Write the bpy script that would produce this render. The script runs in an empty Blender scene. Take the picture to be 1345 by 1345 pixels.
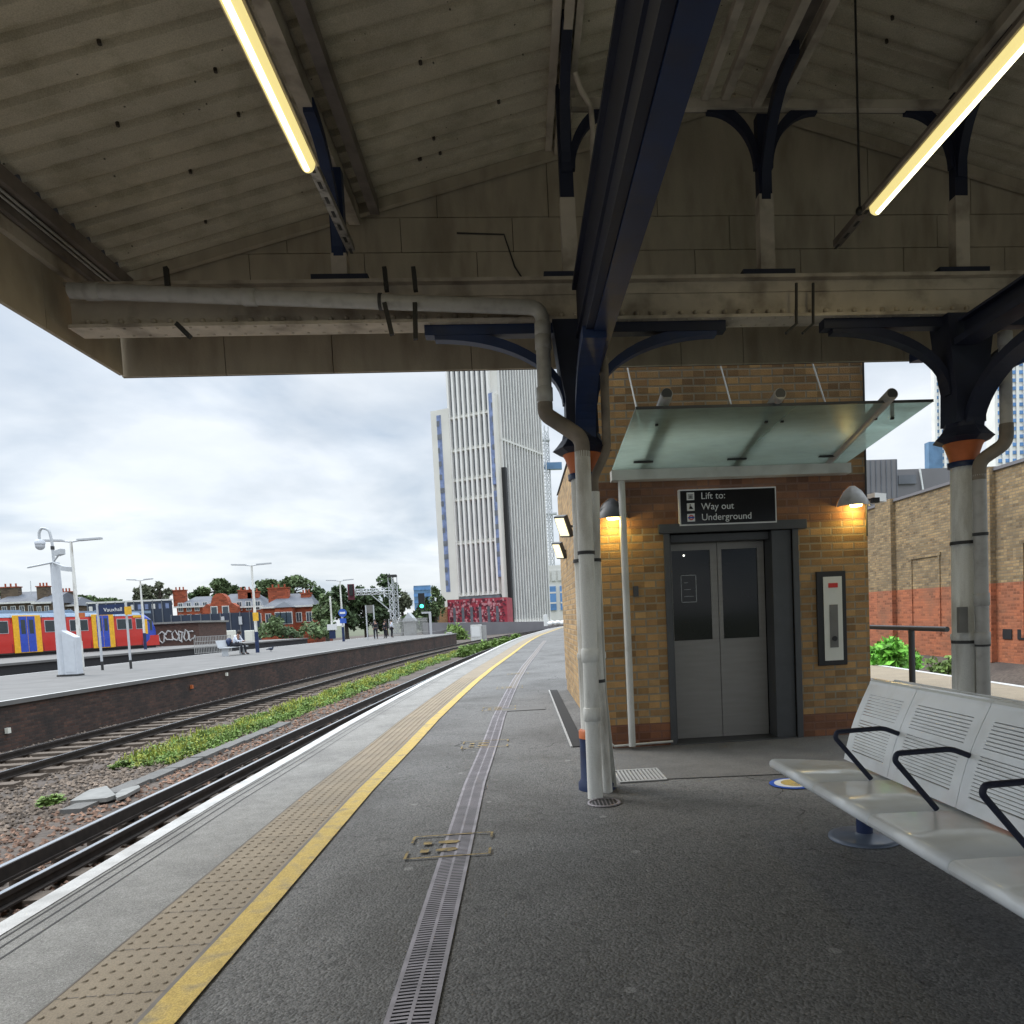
import bpy, math, random
from mathutils import Vector, Matrix
R = math.radians
random.seed(7)
S = bpy.context.scene
COL = S.collection

# ------------------------------------------------------------------ camera
EYE = Vector((0, 0, 1.35))
F_, CX_, CY_ = 965., 757., 865.          # focal length and principal point in photo pixels (1345 px wide)
psi, th, rho = 71/965., math.atan(.060), .046
fwd = Vector((math.sin(psi)*math.cos(th), math.cos(psi)*math.cos(th), -math.sin(th)))
r0 = Vector((math.cos(psi), -math.sin(psi), 0)); u0 = r0.cross(fwd)
RT = r0*math.cos(rho)-u0*math.sin(rho); UP = u0*math.cos(rho)+r0*math.sin(rho)
cam = bpy.data.cameras.new('camera'); camo = bpy.data.objects.new('camera', cam); COL.objects.link(camo)
cam.sensor_width = 36; cam.lens = F_/1345*36
cam.shift_x = (672.5-CX_)/1345; cam.shift_y = (CY_-672.5)/1345
cam.clip_start = .05; cam.clip_end = 5000
m = Matrix((RT, UP, -fwd)).transposed().to_4x4(); m.translation = EYE
camo.matrix_world = m
S.camera = camo

# ------------------------------------------------------------------ sky, sun, exposure
SUN_EL, SUN_AZ = 48, -60                 # azimuth from the view axis, negative = left
world = bpy.data.worlds.new("World"); S.world = world; world.use_nodes = True
nt = world.node_tree; nt.nodes.clear()
def WN(t, **k):
    n = nt.nodes.new(t)
    for a, b in k.items(): setattr(n, a, b)
    return n
wl = nt.links.new
sky = WN('ShaderNodeTexSky', sky_type='NISHITA', sun_disc=False)
sky.sun_elevation = R(SUN_EL); sky.sun_rotation = R(SUN_AZ)
bg1 = WN('ShaderNodeBackground'); bg1.inputs[1].default_value = .15; wl(sky.outputs[0], bg1.inputs[0])
tc = WN('ShaderNodeTexCoord'); sep = WN('ShaderNodeSeparateXYZ'); wl(tc.outputs['Generated'], sep.inputs[0])
def wm(op, a, b=None):
    n = WN('ShaderNodeMath', operation=op)
    for i, v in enumerate((a, b)):
        if v is None: continue
        if isinstance(v, (int, float)): n.inputs[i].default_value = v
        else: wl(v, n.inputs[i])
    return n.outputs[0]
zz = wm('ADD', wm('MAXIMUM', sep.outputs[2], 0), .22)
cmb = WN('ShaderNodeCombineXYZ'); wl(wm('DIVIDE', sep.outputs[0], zz), cmb.inputs[0]); wl(wm('DIVIDE', sep.outputs[1], zz), cmb.inputs[1])
n1 = WN('ShaderNodeTexNoise'); n1.inputs['Scale'].default_value = 1.15; n1.inputs['Detail'].default_value = 7; n1.inputs['Roughness'].default_value = .5
n1.inputs['Distortion'].default_value = .35; wl(cmb.outputs[0], n1.inputs[0])
n2 = WN('ShaderNodeTexNoise'); n2.inputs['Scale'].default_value = 1.7; n2.inputs['Detail'].default_value = 5; n2.inputs['Roughness'].default_value = .55
ad = WN('ShaderNodeVectorMath', operation='ADD'); wl(cmb.outputs[0], ad.inputs[0]); ad.inputs[1].default_value = (3.3, 7.7, 0); wl(ad.outputs[0], n2.inputs[0])
cr = WN('ShaderNodeValToRGB'); cr.color_ramp.elements[0].position = .36; cr.color_ramp.elements[1].position = .56
cr.color_ramp.elements[0].color = (.50, .59, .70, 1); cr.color_ramp.elements[1].color = (.90, .94, .98, 1)
wl(n1.outputs[0], cr.inputs[0])
cr2 = WN('ShaderNodeValToRGB'); cr2.color_ramp.elements[0].position = .3; cr2.color_ramp.elements[1].position = .7
cr2.color_ramp.elements[0].color = (.84, .86, .88, 1); cr2.color_ramp.elements[1].color = (1.1, 1.1, 1.1, 1)
wl(n2.outputs[0], cr2.inputs[0])
mu = WN('ShaderNodeMix', data_type='RGBA', blend_type='MULTIPLY'); mu.inputs[0].default_value = 1
wl(cr.outputs[0], mu.inputs[6]); wl(cr2.outputs[0], mu.inputs[7])
bg2 = WN('ShaderNodeBackground'); wl(mu.outputs[2], bg2.inputs[0])
el = WN('ShaderNodeMapRange'); wl(sep.outputs[2], el.inputs[0])      # an overcast sky is about three times brighter overhead than low down
for i_, v_ in ((1, .38), (2, .95), (3, .63), (4, 3.0)): el.inputs[i_].default_value = v_
wl(el.outputs[0], bg2.inputs[1])
mx = WN('ShaderNodeMixShader'); mx.inputs[0].default_value = .93; wl(bg1.outputs[0], mx.inputs[1]); wl(bg2.outputs[0], mx.inputs[2])
wo = WN('ShaderNodeOutputWorld'); wl(mx.outputs[0], wo.inputs[0])
sun = bpy.data.lights.new('sun', 'SUN'); sun.energy = 1.2; sun.angle = R(25); sun.color = (1, .96, .9)
suno = bpy.data.objects.new('sun', sun); COL.objects.link(suno)
sd = Vector((math.sin(R(SUN_AZ))*math.cos(R(SUN_EL)), math.cos(R(SUN_AZ))*math.cos(R(SUN_EL)), math.sin(R(SUN_EL))))
suno.rotation_euler = sd.to_track_quat('Z', 'Y').to_euler()
S.view_settings.view_transform = 'Standard'; S.view_settings.look = 'None'
S.view_settings.exposure = 0.68; S.view_settings.gamma = 1

# ------------------------------------------------------------------ surveying helpers: photo pixel + chosen distance -> world point
def ray(x, y): return RT*((x-CX_)/F_)-UP*((y-CY_)/F_)+fwd
def at(x, y, Y): d = ray(x, y); return EYE+d*(Y/d.y)
def gnd(x, y, z=0.): d = ray(x, y); return EYE+d*((z-EYE.z)/d.z)
def atX(x, y, X): d = ray(x, y); return EYE+d*(X/d.x)
OFF = [(-40, 0), (6, 0), (8, .05), (10, .08), (13, .18), (16, .3), (20, .5), (24, .75), (28, 1.0), (34, 1.35), (41, 1.8), (48, 2.35), (53, 2.8), (60, 3.6), (76, 5.4), (100, 9.5), (130, 16), (170, 27), (260, 60)]
def off(y):
    for (a, b), (c, d) in zip(OFF, OFF[1:]):
        if y <= c: return b+(d-b)*(y-a)/(c-a)
    return OFF[-1][1]

# ------------------------------------------------------------------ materials
MATS = {}
def mat(name, col, rough=.7, metal=0., var=.15, scale=6., bump=0., bscale=60., dirt=None, dscale=1.5, damt=.5, spec=.5, isl=0., speck=None, stretch=None, coat=0., grain=0.):
    if name in MATS: return MATS[name]
    M = bpy.data.materials.new(name); M.use_nodes = True; t = M.node_tree; N = t.nodes; L = t.links.new
    b = N['Principled BSDF']; b.inputs['Roughness'].default_value = rough; b.inputs['Metallic'].default_value = metal
    b.inputs['Specular IOR Level'].default_value = spec; b.inputs['Coat Weight'].default_value = coat
    c = N.new('ShaderNodeTexCoord'); v = c.outputs['Object']
    if stretch:
        mp = N.new('ShaderNodeMapping'); mp.inputs['Scale'].default_value = stretch; L(v, mp.inputs[0]); vs = mp.outputs[0]
    else: vs = v
    def noise(s, d=4, vec=None):
        n = N.new('ShaderNodeTexNoise'); n.inputs['Scale'].default_value = s; n.inputs['Detail'].default_value = d; L(vec or vs, n.inputs[0]); return n.outputs[0]
    def mixc(fac, a, bb, mode='MIX'):
        x = N.new('ShaderNodeMix'); x.data_type = 'RGBA'; x.blend_type = mode
        for i, q in ((0, fac), (6, a), (7, bb)):
            if isinstance(q, (int, float)): x.inputs[i].default_value = q
            elif isinstance(q, tuple): x.inputs[i].default_value = (*q, 1) if len(q) == 3 else q
            else: L(q, x.inputs[i])
        return x.outputs[2]
    def ramp(src, p0, p1):
        r = N.new('ShaderNodeMapRange'); r.inputs[1].default_value = p0; r.inputs[2].default_value = p1; L(src, r.inputs[0]); return r.outputs[0]
    lo = tuple(x*(1-var) for x in col); hi = tuple(min(1, x*(1+var)) for x in col)
    cc = mixc(ramp(noise(scale, 5), .3, .7), lo, hi)
    if isl:
        g = N.new('ShaderNodeNewGeometry'); cc = mixc(ramp(g.outputs['Random Per Island'], 0, 1), mixc(1., cc, (1-isl,)*3, 'MULTIPLY'), mixc(1., cc, (1+isl,)*3, 'MULTIPLY'))
    if dirt: 
        f = ramp(noise(dscale, 7), .48, .68); k = N.new('ShaderNodeMath'); k.operation = 'MULTIPLY'; L(f, k.inputs[0]); k.inputs[1].default_value = damt
        cc = mixc(k.outputs[0], cc, dirt)
    if grain:
        gn = ramp(noise(150, 2, v), .35, .65); cc = mixc(gn, mixc(1., cc, (1-grain,)*3, 'MULTIPLY'), mixc(1., cc, (1+grain,)*3, 'MULTIPLY'))
    if speck:
        vo = N.new('ShaderNodeTexVoronoi'); vo.inputs['Scale'].default_value = speck[1]; L(v, vo.inputs[0])
        lt = N.new('ShaderNodeMath'); lt.operation = 'LESS_THAN'; L(vo.outputs['Distance'], lt.inputs[0]); lt.inputs[1].default_value = speck[2]
        cc = mixc(lt.outputs[0], cc, speck[0])
    L(cc, b.inputs['Base Color'])
    if bump:
        bn = N.new('ShaderNodeBump'); bn.inputs['Strength'].default_value = bump; bn.inputs['Distance'].default_value = .01
        L(noise(bscale, 3, v), bn.inputs['Height']); L(bn.outputs[0], b.inputs['Normal'])
    MATS[name] = M; return M
def brick(name, c1, c2, mortar, bw=.225, rh=.075, dirt=None, damt=.5, band=None, rough=.85, msize=.010, tone=.68):
    """bricks laid on any vertical wall; band=(z0,z1,colour) list paints/changes courses by height"""
    M = bpy.data.materials.new(name); M.use_nodes = True; t = M.node_tree; N = t.nodes; L = t.links.new
    b = N['Principled BSDF']; b.inputs['Roughness'].default_value = rough
    g = N.new('ShaderNodeNewGeometry'); sp = N.new('ShaderNodeSeparateXYZ'); L(g.outputs['Position'], sp.inputs[0])
    sn = N.new('ShaderNodeSeparateXYZ'); L(g.outputs['True Normal'], sn.inputs[0])
    ab = N.new('ShaderNodeMath'); ab.operation = 'ABSOLUTE'; L(sn.outputs[0], ab.inputs[0])
    gt = N.new('ShaderNodeMath'); gt.operation = 'GREATER_THAN'; L(ab.outputs[0], gt.inputs[0]); gt.inputs[1].default_value = .7
    mi = N.new('ShaderNodeMix'); L(gt.outputs[0], mi.inputs[0]); L(sp.outputs[0], mi.inputs[2]); L(sp.outputs[1], mi.inputs[3])
    cb = N.new('ShaderNodeCombineXYZ'); L(mi.outputs[0], cb.inputs[0]); L(sp.outputs[2], cb.inputs[1])
    bt = N.new('ShaderNodeTexBrick'); L(cb.outputs[0], bt.inputs[0]); bt.inputs['Scale'].default_value = 1
    bt.inputs['Brick Width'].default_value = bw; bt.inputs['Row Height'].default_value = rh; bt.inputs['Mortar Size'].default_value = msize
    bt.inputs['Mortar Smooth'].default_value = .3; bt.inputs['Bias'].default_value = -.1
    bt.inputs['Color1'].default_value = (*c1, 1); bt.inputs['Color2'].default_value = (*c2, 1); bt.inputs['Mortar'].default_value = (*mortar, 1)
    cc = bt.outputs[0]
    def mixc(fac, a, bb, mode='MIX'):
        x = N.new('ShaderNodeMix'); x.data_type = 'RGBA'; x.blend_type = mode
        for i, q in ((0, fac), (6, a), (7, bb)):
            if isinstance(q, (int, float)): x.inputs[i].default_value = q
            elif isinstance(q, tuple): x.inputs[i].default_value = (*q, 1)
            else: L(q, x.inputs[i])
        return x.outputs[2]
    def noise(s, d=5, r=.6):
        n = N.new('ShaderNodeTexNoise'); n.inputs['Scale'].default_value = s; n.inputs['Detail'].default_value = d; n.inputs['Roughness'].default_value = r; L(g.outputs['Position'], n.inputs[0]); return n.outputs[0]
    def rng(src, a, c, lo=0, hi=1):
        r = N.new('ShaderNodeMapRange'); L(src, r.inputs[0])
        for i, q in ((1, a), (2, c), (3, lo), (4, hi)): r.inputs[i].default_value = q
        return r.outputs[0]
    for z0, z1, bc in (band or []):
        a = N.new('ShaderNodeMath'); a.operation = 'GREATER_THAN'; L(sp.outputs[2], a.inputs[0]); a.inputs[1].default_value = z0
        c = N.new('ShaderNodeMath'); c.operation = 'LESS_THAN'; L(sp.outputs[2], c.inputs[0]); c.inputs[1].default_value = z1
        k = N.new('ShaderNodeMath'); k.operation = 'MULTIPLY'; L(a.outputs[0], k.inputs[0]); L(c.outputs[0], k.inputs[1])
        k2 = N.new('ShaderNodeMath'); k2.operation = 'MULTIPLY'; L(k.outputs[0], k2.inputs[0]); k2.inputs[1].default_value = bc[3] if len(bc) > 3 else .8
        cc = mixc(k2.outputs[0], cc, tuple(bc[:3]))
    # each brick its own shade
    def mth(op, *q):
        k = N.new('ShaderNodeMath'); k.operation = op
        for i, e in enumerate(q):
            if isinstance(e, (int, float)): k.inputs[i].default_value = e
            else: L(e, k.inputs[i])
        return k.outputs[0]
    row = mth('FLOOR', mth('DIVIDE', sp.outputs[2], rh)); odd = mth('MULTIPLY', mth('FLOORED_MODULO', row, 2.), .5)
    colm = mth('FLOOR', mth('ADD', mth('DIVIDE', mi.outputs[0], bw), odd))
    cid = N.new('ShaderNodeCombineXYZ'); L(row, cid.inputs[0]); L(colm, cid.inputs[1])
    wn = N.new('ShaderNodeTexWhiteNoise'); wn.noise_dimensions = '2D'; L(cid.outputs[0], wn.inputs['Vector'])
    rp = N.new('ShaderNodeValToRGB'); L(wn.outputs['Value'], rp.inputs[0]); e = rp.color_ramp.elements
    e[0].position = 0; e[0].color = (.42, .36, .30, 1); e[1].position = 1; e[1].color = (1.35, 1.30, 1.15, 1)
    k_ = e.new(.25); k_.color = (.72, .68, .60, 1); k_ = e.new(.45); k_.color = (1.0, 1.0, 1.0, 1); k_ = e.new(.7); k_.color = (1.12, 1.0, .85, 1)
    shade = mixc(bt.outputs['Fac'], rp.outputs[0], (1, 1, 1))
    cc = mixc(tone, cc, mixc(1., cc, shade, 'MULTIPLY'))
    cc = mixc(rng(noise(22, 4), .35, .7, 0, .35), cc, mixc(1., cc, (.62, .58, .52), 'MULTIPLY'))
    if dirt: cc = mixc(rng(noise(.9, 8), .45, .7, 0, damt), cc, dirt)
    L(cc, b.inputs['Base Color'])
    bn = N.new('ShaderNodeBump'); bn.inputs['Strength'].default_value = .6; bn.inputs['Distance'].default_value = .006
    iv = N.new('ShaderNodeMath'); iv.operation = 'SUBTRACT'; L(noise(90, 2), iv.inputs[0]); L(bt.outputs['Fac'], iv.inputs[1]); L(iv.outputs[0], bn.inputs['Height']); L(bn.outputs[0], b.inputs['Normal'])
    MATS[name] = M; return M
def emit(name, col, s):
    M = bpy.data.materials.new(name); M.use_nodes = True; b = M.node_tree.nodes['Principled BSDF']
    b.inputs['Base Color'].default_value = (*col, 1); b.inputs['Emission Color'].default_value = (*col, 1); b.inputs['Emission Strength'].default_value = s
    MATS[name] = M; return M

# ------------------------------------------------------------------ mesh builder
class MB:
    def __init__(s): s.v = []; s.f = []; s.sm = []; s.mk = []
    def add(s, vs, fs, sm=False):
        s.mk.append((len(s.v), len(s.f))); n = len(s.v); s.v += [tuple(p) for p in vs]; s.f += [tuple(i+n for i in f) for f in fs]; s.sm += [sm]*len(fs); return s
    def box(s, x0, x1, y0, y1, z0, z1):
        return s.add([(x, y, z) for z in (z0, z1) for y in (y0, y1) for x in (x0, x1)],
                     [(0, 2, 3, 1), (4, 5, 7, 6), (0, 1, 5, 4), (2, 6, 7, 3), (0, 4, 6, 2), (1, 3, 7, 5)])
    def obox(s, o, a, b, c):
        """box from corner o with edge vectors a,b,c"""
        o, a, b, c = map(Vector, (o, a, b, c))
        p = [o, o+a, o+b, o+a+b, o+c, o+c+a, o+c+b, o+c+a+b]
        fs = [(0, 2, 3, 1), (4, 5, 7, 6), (0, 1, 5, 4), (2, 6, 7, 3), (0, 4, 6, 2), (1, 3, 7, 5)]
        if a.cross(b).dot(c) < 0: fs = [f[::-1] for f in fs]
        return s.add(p, fs)
    def beam(s, p, q, w, h, up=(0, 0, 1)):
        p, q = Vector(p), Vector(q); d = q-p; x = d.cross(Vector(up)).normalized(); z = x.cross(d).normalized()
        return s.obox(p-x*w/2-z*h/2, d, x*w, z*h)
    def tube(s, pts, r, seg=12, cap=True, sm=True):
        pts = [Vector(p) for p in pts]; rs = r if isinstance(r, (list, tuple)) else [r]*len(pts)
        vs = []; fs = []; prev = None
        for i, p in enumerate(pts):
            d = (pts[min(i+1, len(pts)-1)]-pts[max(i-1, 0)]).normalized()
            if prev is None: a = d.orthogonal().normalized()
            else: a = (prev-d*prev.dot(d)); a = a.normalized() if a.length > 1e-5 else d.orthogonal().normalized()
            prev = a; b = d.cross(a)
            for k in range(seg):
                t = 2*math.pi*k/seg; vs.append(p+(a*math.cos(t)+b*math.sin(t))*rs[i])
        for i in range(len(pts)-1):
            for k in range(seg):
                k2 = (k+1) % seg; fs.append((i*seg+k, i*seg+k2, (i+1)*seg+k2, (i+1)*seg+k))
        s.add(vs, fs, sm)
        if cap:
            n = len(pts); s.add(vs[:seg], [tuple(range(seg))[::-1]]); s.add(vs[(n-1)*seg:], [tuple(range(seg))])
        return s
    def lathe(s, c, prof, seg=24, sm=True, flute=0):
        vs = []; fs = []
        for (r, z) in prof:
            for k in range(seg):
                t = 2*math.pi*k/seg; q = r*(1-(flute if k % 2 else 0)); vs.append((c[0]+q*math.cos(t), c[1]+q*math.sin(t), c[2]+z))
        for i in range(len(prof)-1):
            for k in range(seg):
                k2 = (k+1) % seg; fs.append((i*seg+k, i*seg+k2, (i+1)*seg+k2, (i+1)*seg+k))
        s.add(vs, fs, sm); n = len(prof)
        s.add(vs[:seg], [tuple(range(seg))[::-1]]); s.add(vs[(n-1)*seg:], [tuple(range(seg))]); return s
    def prism(s, poly, d):
        """planar polygon (3-D points) extruded by vector d"""
        n = len(poly); P = [Vector(p) for p in poly]; D = Vector(d); nn = Vector((0, 0, 0))
        for i in range(n): nn += P[i].cross(P[(i+1) % n])
        if nn.dot(D) < 0: P = P[::-1]
        vs = P+[p+D for p in P]
        return s.add(vs, [tuple(range(n))[::-1], tuple(range(n, 2*n))]+[(i, (i+1) % n, n+(i+1) % n, n+i) for i in range(n)])
    def sphere(s, c, r, seg=12, rings=8, sc=(1, 1, 1)):
        vs = []; fs = []
        for i in range(rings+1):
            a = math.pi*i/rings
            for k in range(seg):
                t = 2*math.pi*k/seg; vs.append((c[0]+r*sc[0]*math.sin(a)*math.cos(t), c[1]+r*sc[1]*math.sin(a)*math.sin(t), c[2]-r*sc[2]*math.cos(a)))
        for i in range(rings):
            for k in range(seg):
                k2 = (k+1) % seg; fs.append((i*seg+k, i*seg+k2, (i+1)*seg+k2, (i+1)*seg+k))
        return s.add(vs, fs, True)
    def each(s, name, m, parent=None, k=1):
        """every k added pieces become one mesh object of their own"""
        mk = s.mk[::k]+[(len(s.v), len(s.f))]; out = []
        for (a, fa), (c, fc) in zip(mk, mk[1:]):
            q = MB(); q.v = s.v[a:c]; q.f = [tuple(i-a for i in f) for f in s.f[fa:fc]]; q.sm = s.sm[fa:fc]; out.append(q.build(name, m, parent))
        return out
    def build(s, name, m, parent=None, bevel=0):
        me = bpy.data.meshes.new(name); me.from_pydata(s.v, [], s.f); me.polygons.foreach_set('use_smooth', s.sm)
        me.materials.append(MATS[m] if isinstance(m, str) else m); me.update()
        o = bpy.data.objects.new(name, me); COL.objects.link(o)
        if parent:
            o.parent = parent
            o.matrix_parent_inverse = Matrix.Identity(4)
            w = parent_world(parent); 
            if w.length > 0:
                for vv in me.vertices: vv.co -= w
        if bevel:
            b = o.modifiers.new('bevel', 'BEVEL'); b.width = bevel; b.segments = 2; b.limit_method = 'ANGLE'
        return o
def parent_world(o):
    w = Vector((0, 0, 0))
    while o: w += Vector(o.location); o = o.parent
    return w
def bx(*a): return MB().box(*a)
def thing(name, label, cat, loc=(0, 0, 0), group=None):
    o = bpy.data.objects.new(name, None); COL.objects.link(o); o.location = loc; o['label'] = label; o['category'] = cat
    if group: o['group'] = group
    return o
def tag(o, label, cat, group=None, kind=None):
    o['label'] = label; o['category'] = cat
    if group: o['group'] = group
    if kind: o['kind'] = kind
    return o
def struct(o): o['kind'] = 'structure'; return o
def dup(root, loc, label=None):
    def cp(o, par):
        c = o.copy(); COL.objects.link(c); c.parent = par
        for ch in [x for x in COL.objects if x.parent is o]: cp(ch, c)
        return c
    r = cp(root, None); r.location = loc
    if label: r['label'] = label
    return r
FONTC = {}
def text(name, body, size, m, parent, o, ux, uz, depth=.003, align='LEFT'):
    """raised lettering: o = lower-left point, ux = reading direction, uz = up"""
    cu = bpy.data.curves.new(name, 'FONT'); cu.body = body; cu.size = size; cu.extrude = depth; cu.align_x = align
    t = bpy.data.objects.new(name, cu); COL.objects.link(t); bpy.context.view_layer.update()
    me = bpy.data.meshes.new_from_object(t.evaluated_get(bpy.context.evaluated_depsgraph_get()))
    bpy.data.objects.remove(t)
    ux, uz = Vector(ux).normalized(), Vector(uz).normalized(); n = ux.cross(uz); w = parent_world(parent)
    for v in me.vertices: v.co = Vector(o)+ux*v.co.x+uz*v.co.y+n*v.co.z-w
    me.materials.clear(); me.materials.append(MATS[m])
    for p in me.polygons: p.material_index = 0
    q = bpy.data.objects.new(name, me); COL.objects.link(q); q.parent = parent; return q

def asphalt_mat():
    M = bpy.data.materials.new('asphalt'); M.use_nodes = True; t = M.node_tree; N = t.nodes; L = t.links.new
    b = N['Principled BSDF']; b.inputs['Specular IOR Level'].default_value = .3
    c = N.new('ShaderNodeTexCoord'); v = c.outputs['Object']
    def noise(s, d=4, r_=.55, dist=0):
        n = N.new('ShaderNodeTexNoise'); n.inputs['Scale'].default_value = s; n.inputs['Detail'].default_value = d; n.inputs['Roughness'].default_value = r_; n.inputs['Distortion'].default_value = dist; L(v, n.inputs[0]); return n.outputs[0]
    def rng(src, a, b_, lo=0., hi=1.):
        q = N.new('ShaderNodeMapRange'); L(src, q.inputs[0])
        for i, k in ((1, a), (2, b_), (3, lo), (4, hi)): q.inputs[i].default_value = k
        return q.outputs[0]
    def mixc(fac, a, bb, mode='MIX'):
        x = N.new('ShaderNodeMix'); x.data_type = 'RGBA'; x.blend_type = mode
        for i, q in ((0, fac), (6, a), (7, bb)):
            if isinstance(q, (int, float)): x.inputs[i].default_value = q
            elif isinstance(q, tuple): x.inputs[i].default_value = (*q, 1)
            else: L(q, x.inputs[i])
        return x.outputs[2]
    def mul(a, b_):
        k = N.new('ShaderNodeMath'); k.operation = 'MULTIPLY'; L(a, k.inputs[0])
        if isinstance(b_, float): k.inputs[1].default_value = b_
        else: L(b_, k.inputs[1])
        return k.outputs[0]
    def vor(s, feat='F1'):
        q = N.new('ShaderNodeTexVoronoi'); q.inputs['Scale'].default_value = s; q.feature = feat; L(v, q.inputs[0]); return q
    agg = vor(85); cc = mixc(rng(agg.outputs['Color'], .0, 1.), (.088, .088, .088), (.225, .222, .217))      # each chipping its own grey
    fine = noise(260, 2); cc = mixc(rng(fine, .3, .7), mixc(1., cc, (.6, .6, .6), 'MULTIPLY'), mixc(1., cc, (1.35, 1.35, 1.33), 'MULTIPLY'))
    cc = mixc(mul(rng(noise(.55, 8, .65, .6), .46, .66), .62), cc, (.066, .064, .060))                       # damp, trodden patches
    cc = mixc(mul(rng(noise(2.1, 6, .6), .55, .75), .45), cc, (.15, .147, .14))                              # pale worn patches
    st = noise(.8, 3); cc = mixc(mul(rng(noise(9, 3, .5), .60, .68), .30), cc, (.038, .037, .035))
    g = vor(2.3); gum = N.new('ShaderNodeMath'); gum.operation = 'LESS_THAN'; L(g.outputs['Distance'], gum.inputs[0]); gum.inputs[1].default_value = .06
    cc = mixc(mul(gum.outputs[0], .6), cc, (.30, .30, .29))
    g2 = vor(7.7); gum2 = N.new('ShaderNodeMath'); gum2.operation = 'LESS_THAN'; L(g2.outputs['Distance'], gum2.inputs[0]); gum2.inputs[1].default_value = .035
    cc = mixc(mul(gum2.outputs[0], rng(noise(.9, 2), .45, .5)), cc, (.02, .02, .02))
    wv = N.new('ShaderNodeVectorMath'); wv.operation = 'MULTIPLY_ADD'; nv = N.new('ShaderNodeTexNoise'); nv.inputs['Scale'].default_value = 2.5; nv.inputs['Detail'].default_value = 5; L(v, nv.inputs[0])
    L(nv.outputs['Color'], wv.inputs[0]); wv.inputs[1].default_value = (.5, .5, 0); L(v, wv.inputs[2])
    ce = N.new('ShaderNodeTexVoronoi'); ce.feature = 'DISTANCE_TO_EDGE'; ce.inputs['Scale'].default_value = .42; L(wv.outputs[0], ce.inputs[0])
    ck = N.new('ShaderNodeMath'); ck.operation = 'LESS_THAN'; L(ce.outputs['Distance'], ck.inputs[0]); ck.inputs[1].default_value = .0022
    cc = mixc(mul(ck.outputs[0], rng(noise(.6, 2), .5, .54, 0., .75)), cc, (.025, .024, .022))
    L(cc, b.inputs['Base Color']); L(rng(noise(1.3, 5), .3, .7, .72, .95), b.inputs['Roughness'])
    bn = N.new('ShaderNodeBump'); bn.inputs['Strength'].default_value = .9; bn.inputs['Distance'].default_value = .006
    ad = N.new('ShaderNodeMath'); ad.operation = 'SUBTRACT'; L(noise(40, 3), ad.inputs[0]); L(agg.outputs['Distance'], ad.inputs[1]); L(ad.outputs[0], bn.inputs['Height']); L(bn.outputs[0], b.inputs['Normal'])
    MATS['asphalt'] = M
asphalt_mat()
# ------------------------------------------------------------------ palette
mat('asphalt patch', (.125, .122, .116), .92, var=.12, scale=5, bump=.4, bscale=160, dirt=(.07, .07, .068), dscale=1.2, damt=.6, grain=.3)
mat('coping', (.235, .23, .215), .88, var=.12, scale=9, bump=.5, bscale=240, dirt=(.17, .165, .155), dscale=1.7, damt=.8, grain=.28, speck=((.45, .45, .43), 60, .12))
mat('tactile', (.25, .205, .145), .85, var=.12, scale=4, bump=.25, bscale=200, dirt=(.19, .16, .12), dscale=2, damt=.6, grain=.15)
mat('yellow paint', (.50, .36, .10), .8, var=.18, scale=9, bump=.4, bscale=150, dirt=(.24, .20, .12), dscale=9, damt=.85, grain=.2)
mat('worn yellow', (.30, .22, .09), .85, var=.2, scale=20, dirt=(.10, .09, .07), dscale=24, damt=.95)
mat('white paint', (.52, .52, .51), .7, var=.1, scale=9, dirt=(.36, .36, .35), dscale=5, damt=.8, grain=.1)
mat('groove', (.07, .07, .07), .9)
mat('drain metal', (.27, .25, .265), .55, metal=.4, var=.2, scale=8, dirt=(.15, .14, .14), dscale=6, damt=.5)
mat('drain dark', (.02, .02, .02), .9)
mat('ballast ground', (.085, .068, .056), .95, var=.35, scale=14, bump=1, bscale=30, dirt=(.035, .03, .027), dscale=.8, damt=.8)
mat('stones', (.15, .118, .092), .95, var=.3, scale=1.2, isl=.65)
mat('red stones', (.19, .115, .08), .95, var=.3, scale=1.2, isl=.6)
mat('sleeper', (.10, .078, .06), .9, var=.3, scale=9, bump=.5, bscale=40, stretch=(1, 6, 6))
mat('rail rust', (.035, .028, .024), .7, metal=.3, var=.3, scale=10)
mat('rail top', (.70, .72, .75), .22, metal=1, var=.05)
mat('land', (.09, .10, .06), .95, var=.3, scale=.1)
mat('soffit', (.50, .45, .35), .85, var=.16, scale=2.2, bump=.25, bscale=50, dirt=(.27, .24, .16), dscale=4.5, damt=.5, grain=.14, speck=((.10, .09, .07), 9, .06))
mat('boarding', (.42, .365, .28), .85, var=.12, scale=3, bump=.2, bscale=60, dirt=(.18, .14, .10), dscale=2.4, damt=.45, stretch=(2.2, 1, .6))
mat('cream steel', (.50, .44, .36), .7, var=.12, scale=5, bump=.15, bscale=60, dirt=(.16, .13, .10), dscale=4, damt=.7)
mat('brown steel', (.20, .17, .15), .7, var=.15, scale=5, dirt=(.07, .06, .05), dscale=4, damt=.6)
mat('seam', (.06, .05, .04), .9)
mat('navy', (.008, .024, .085), .5, var=.25, scale=4, dirt=(.02, .025, .05), dscale=7, damt=.5)
mat('dark navy', (.007, .011, .032), .6, var=.25, scale=4)
mat('orange', (.50, .13, .035), .55, var=.15, scale=8)
mat('column white', (.72, .72, .68), .6, var=.08, scale=5, dirt=(.30, .27, .22), dscale=7, damt=.7, stretch=(1, 1, .25), grain=.06)
mat('pipe grey', (.40, .39, .37), .4, var=.05, scale=6, dirt=(.22, .21, .19), dscale=14, damt=.4)
mat('pipe brown', (.20, .165, .13), .6, var=.2, scale=6, dirt=(.08, .07, .06), dscale=5, damt=.6)
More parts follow.
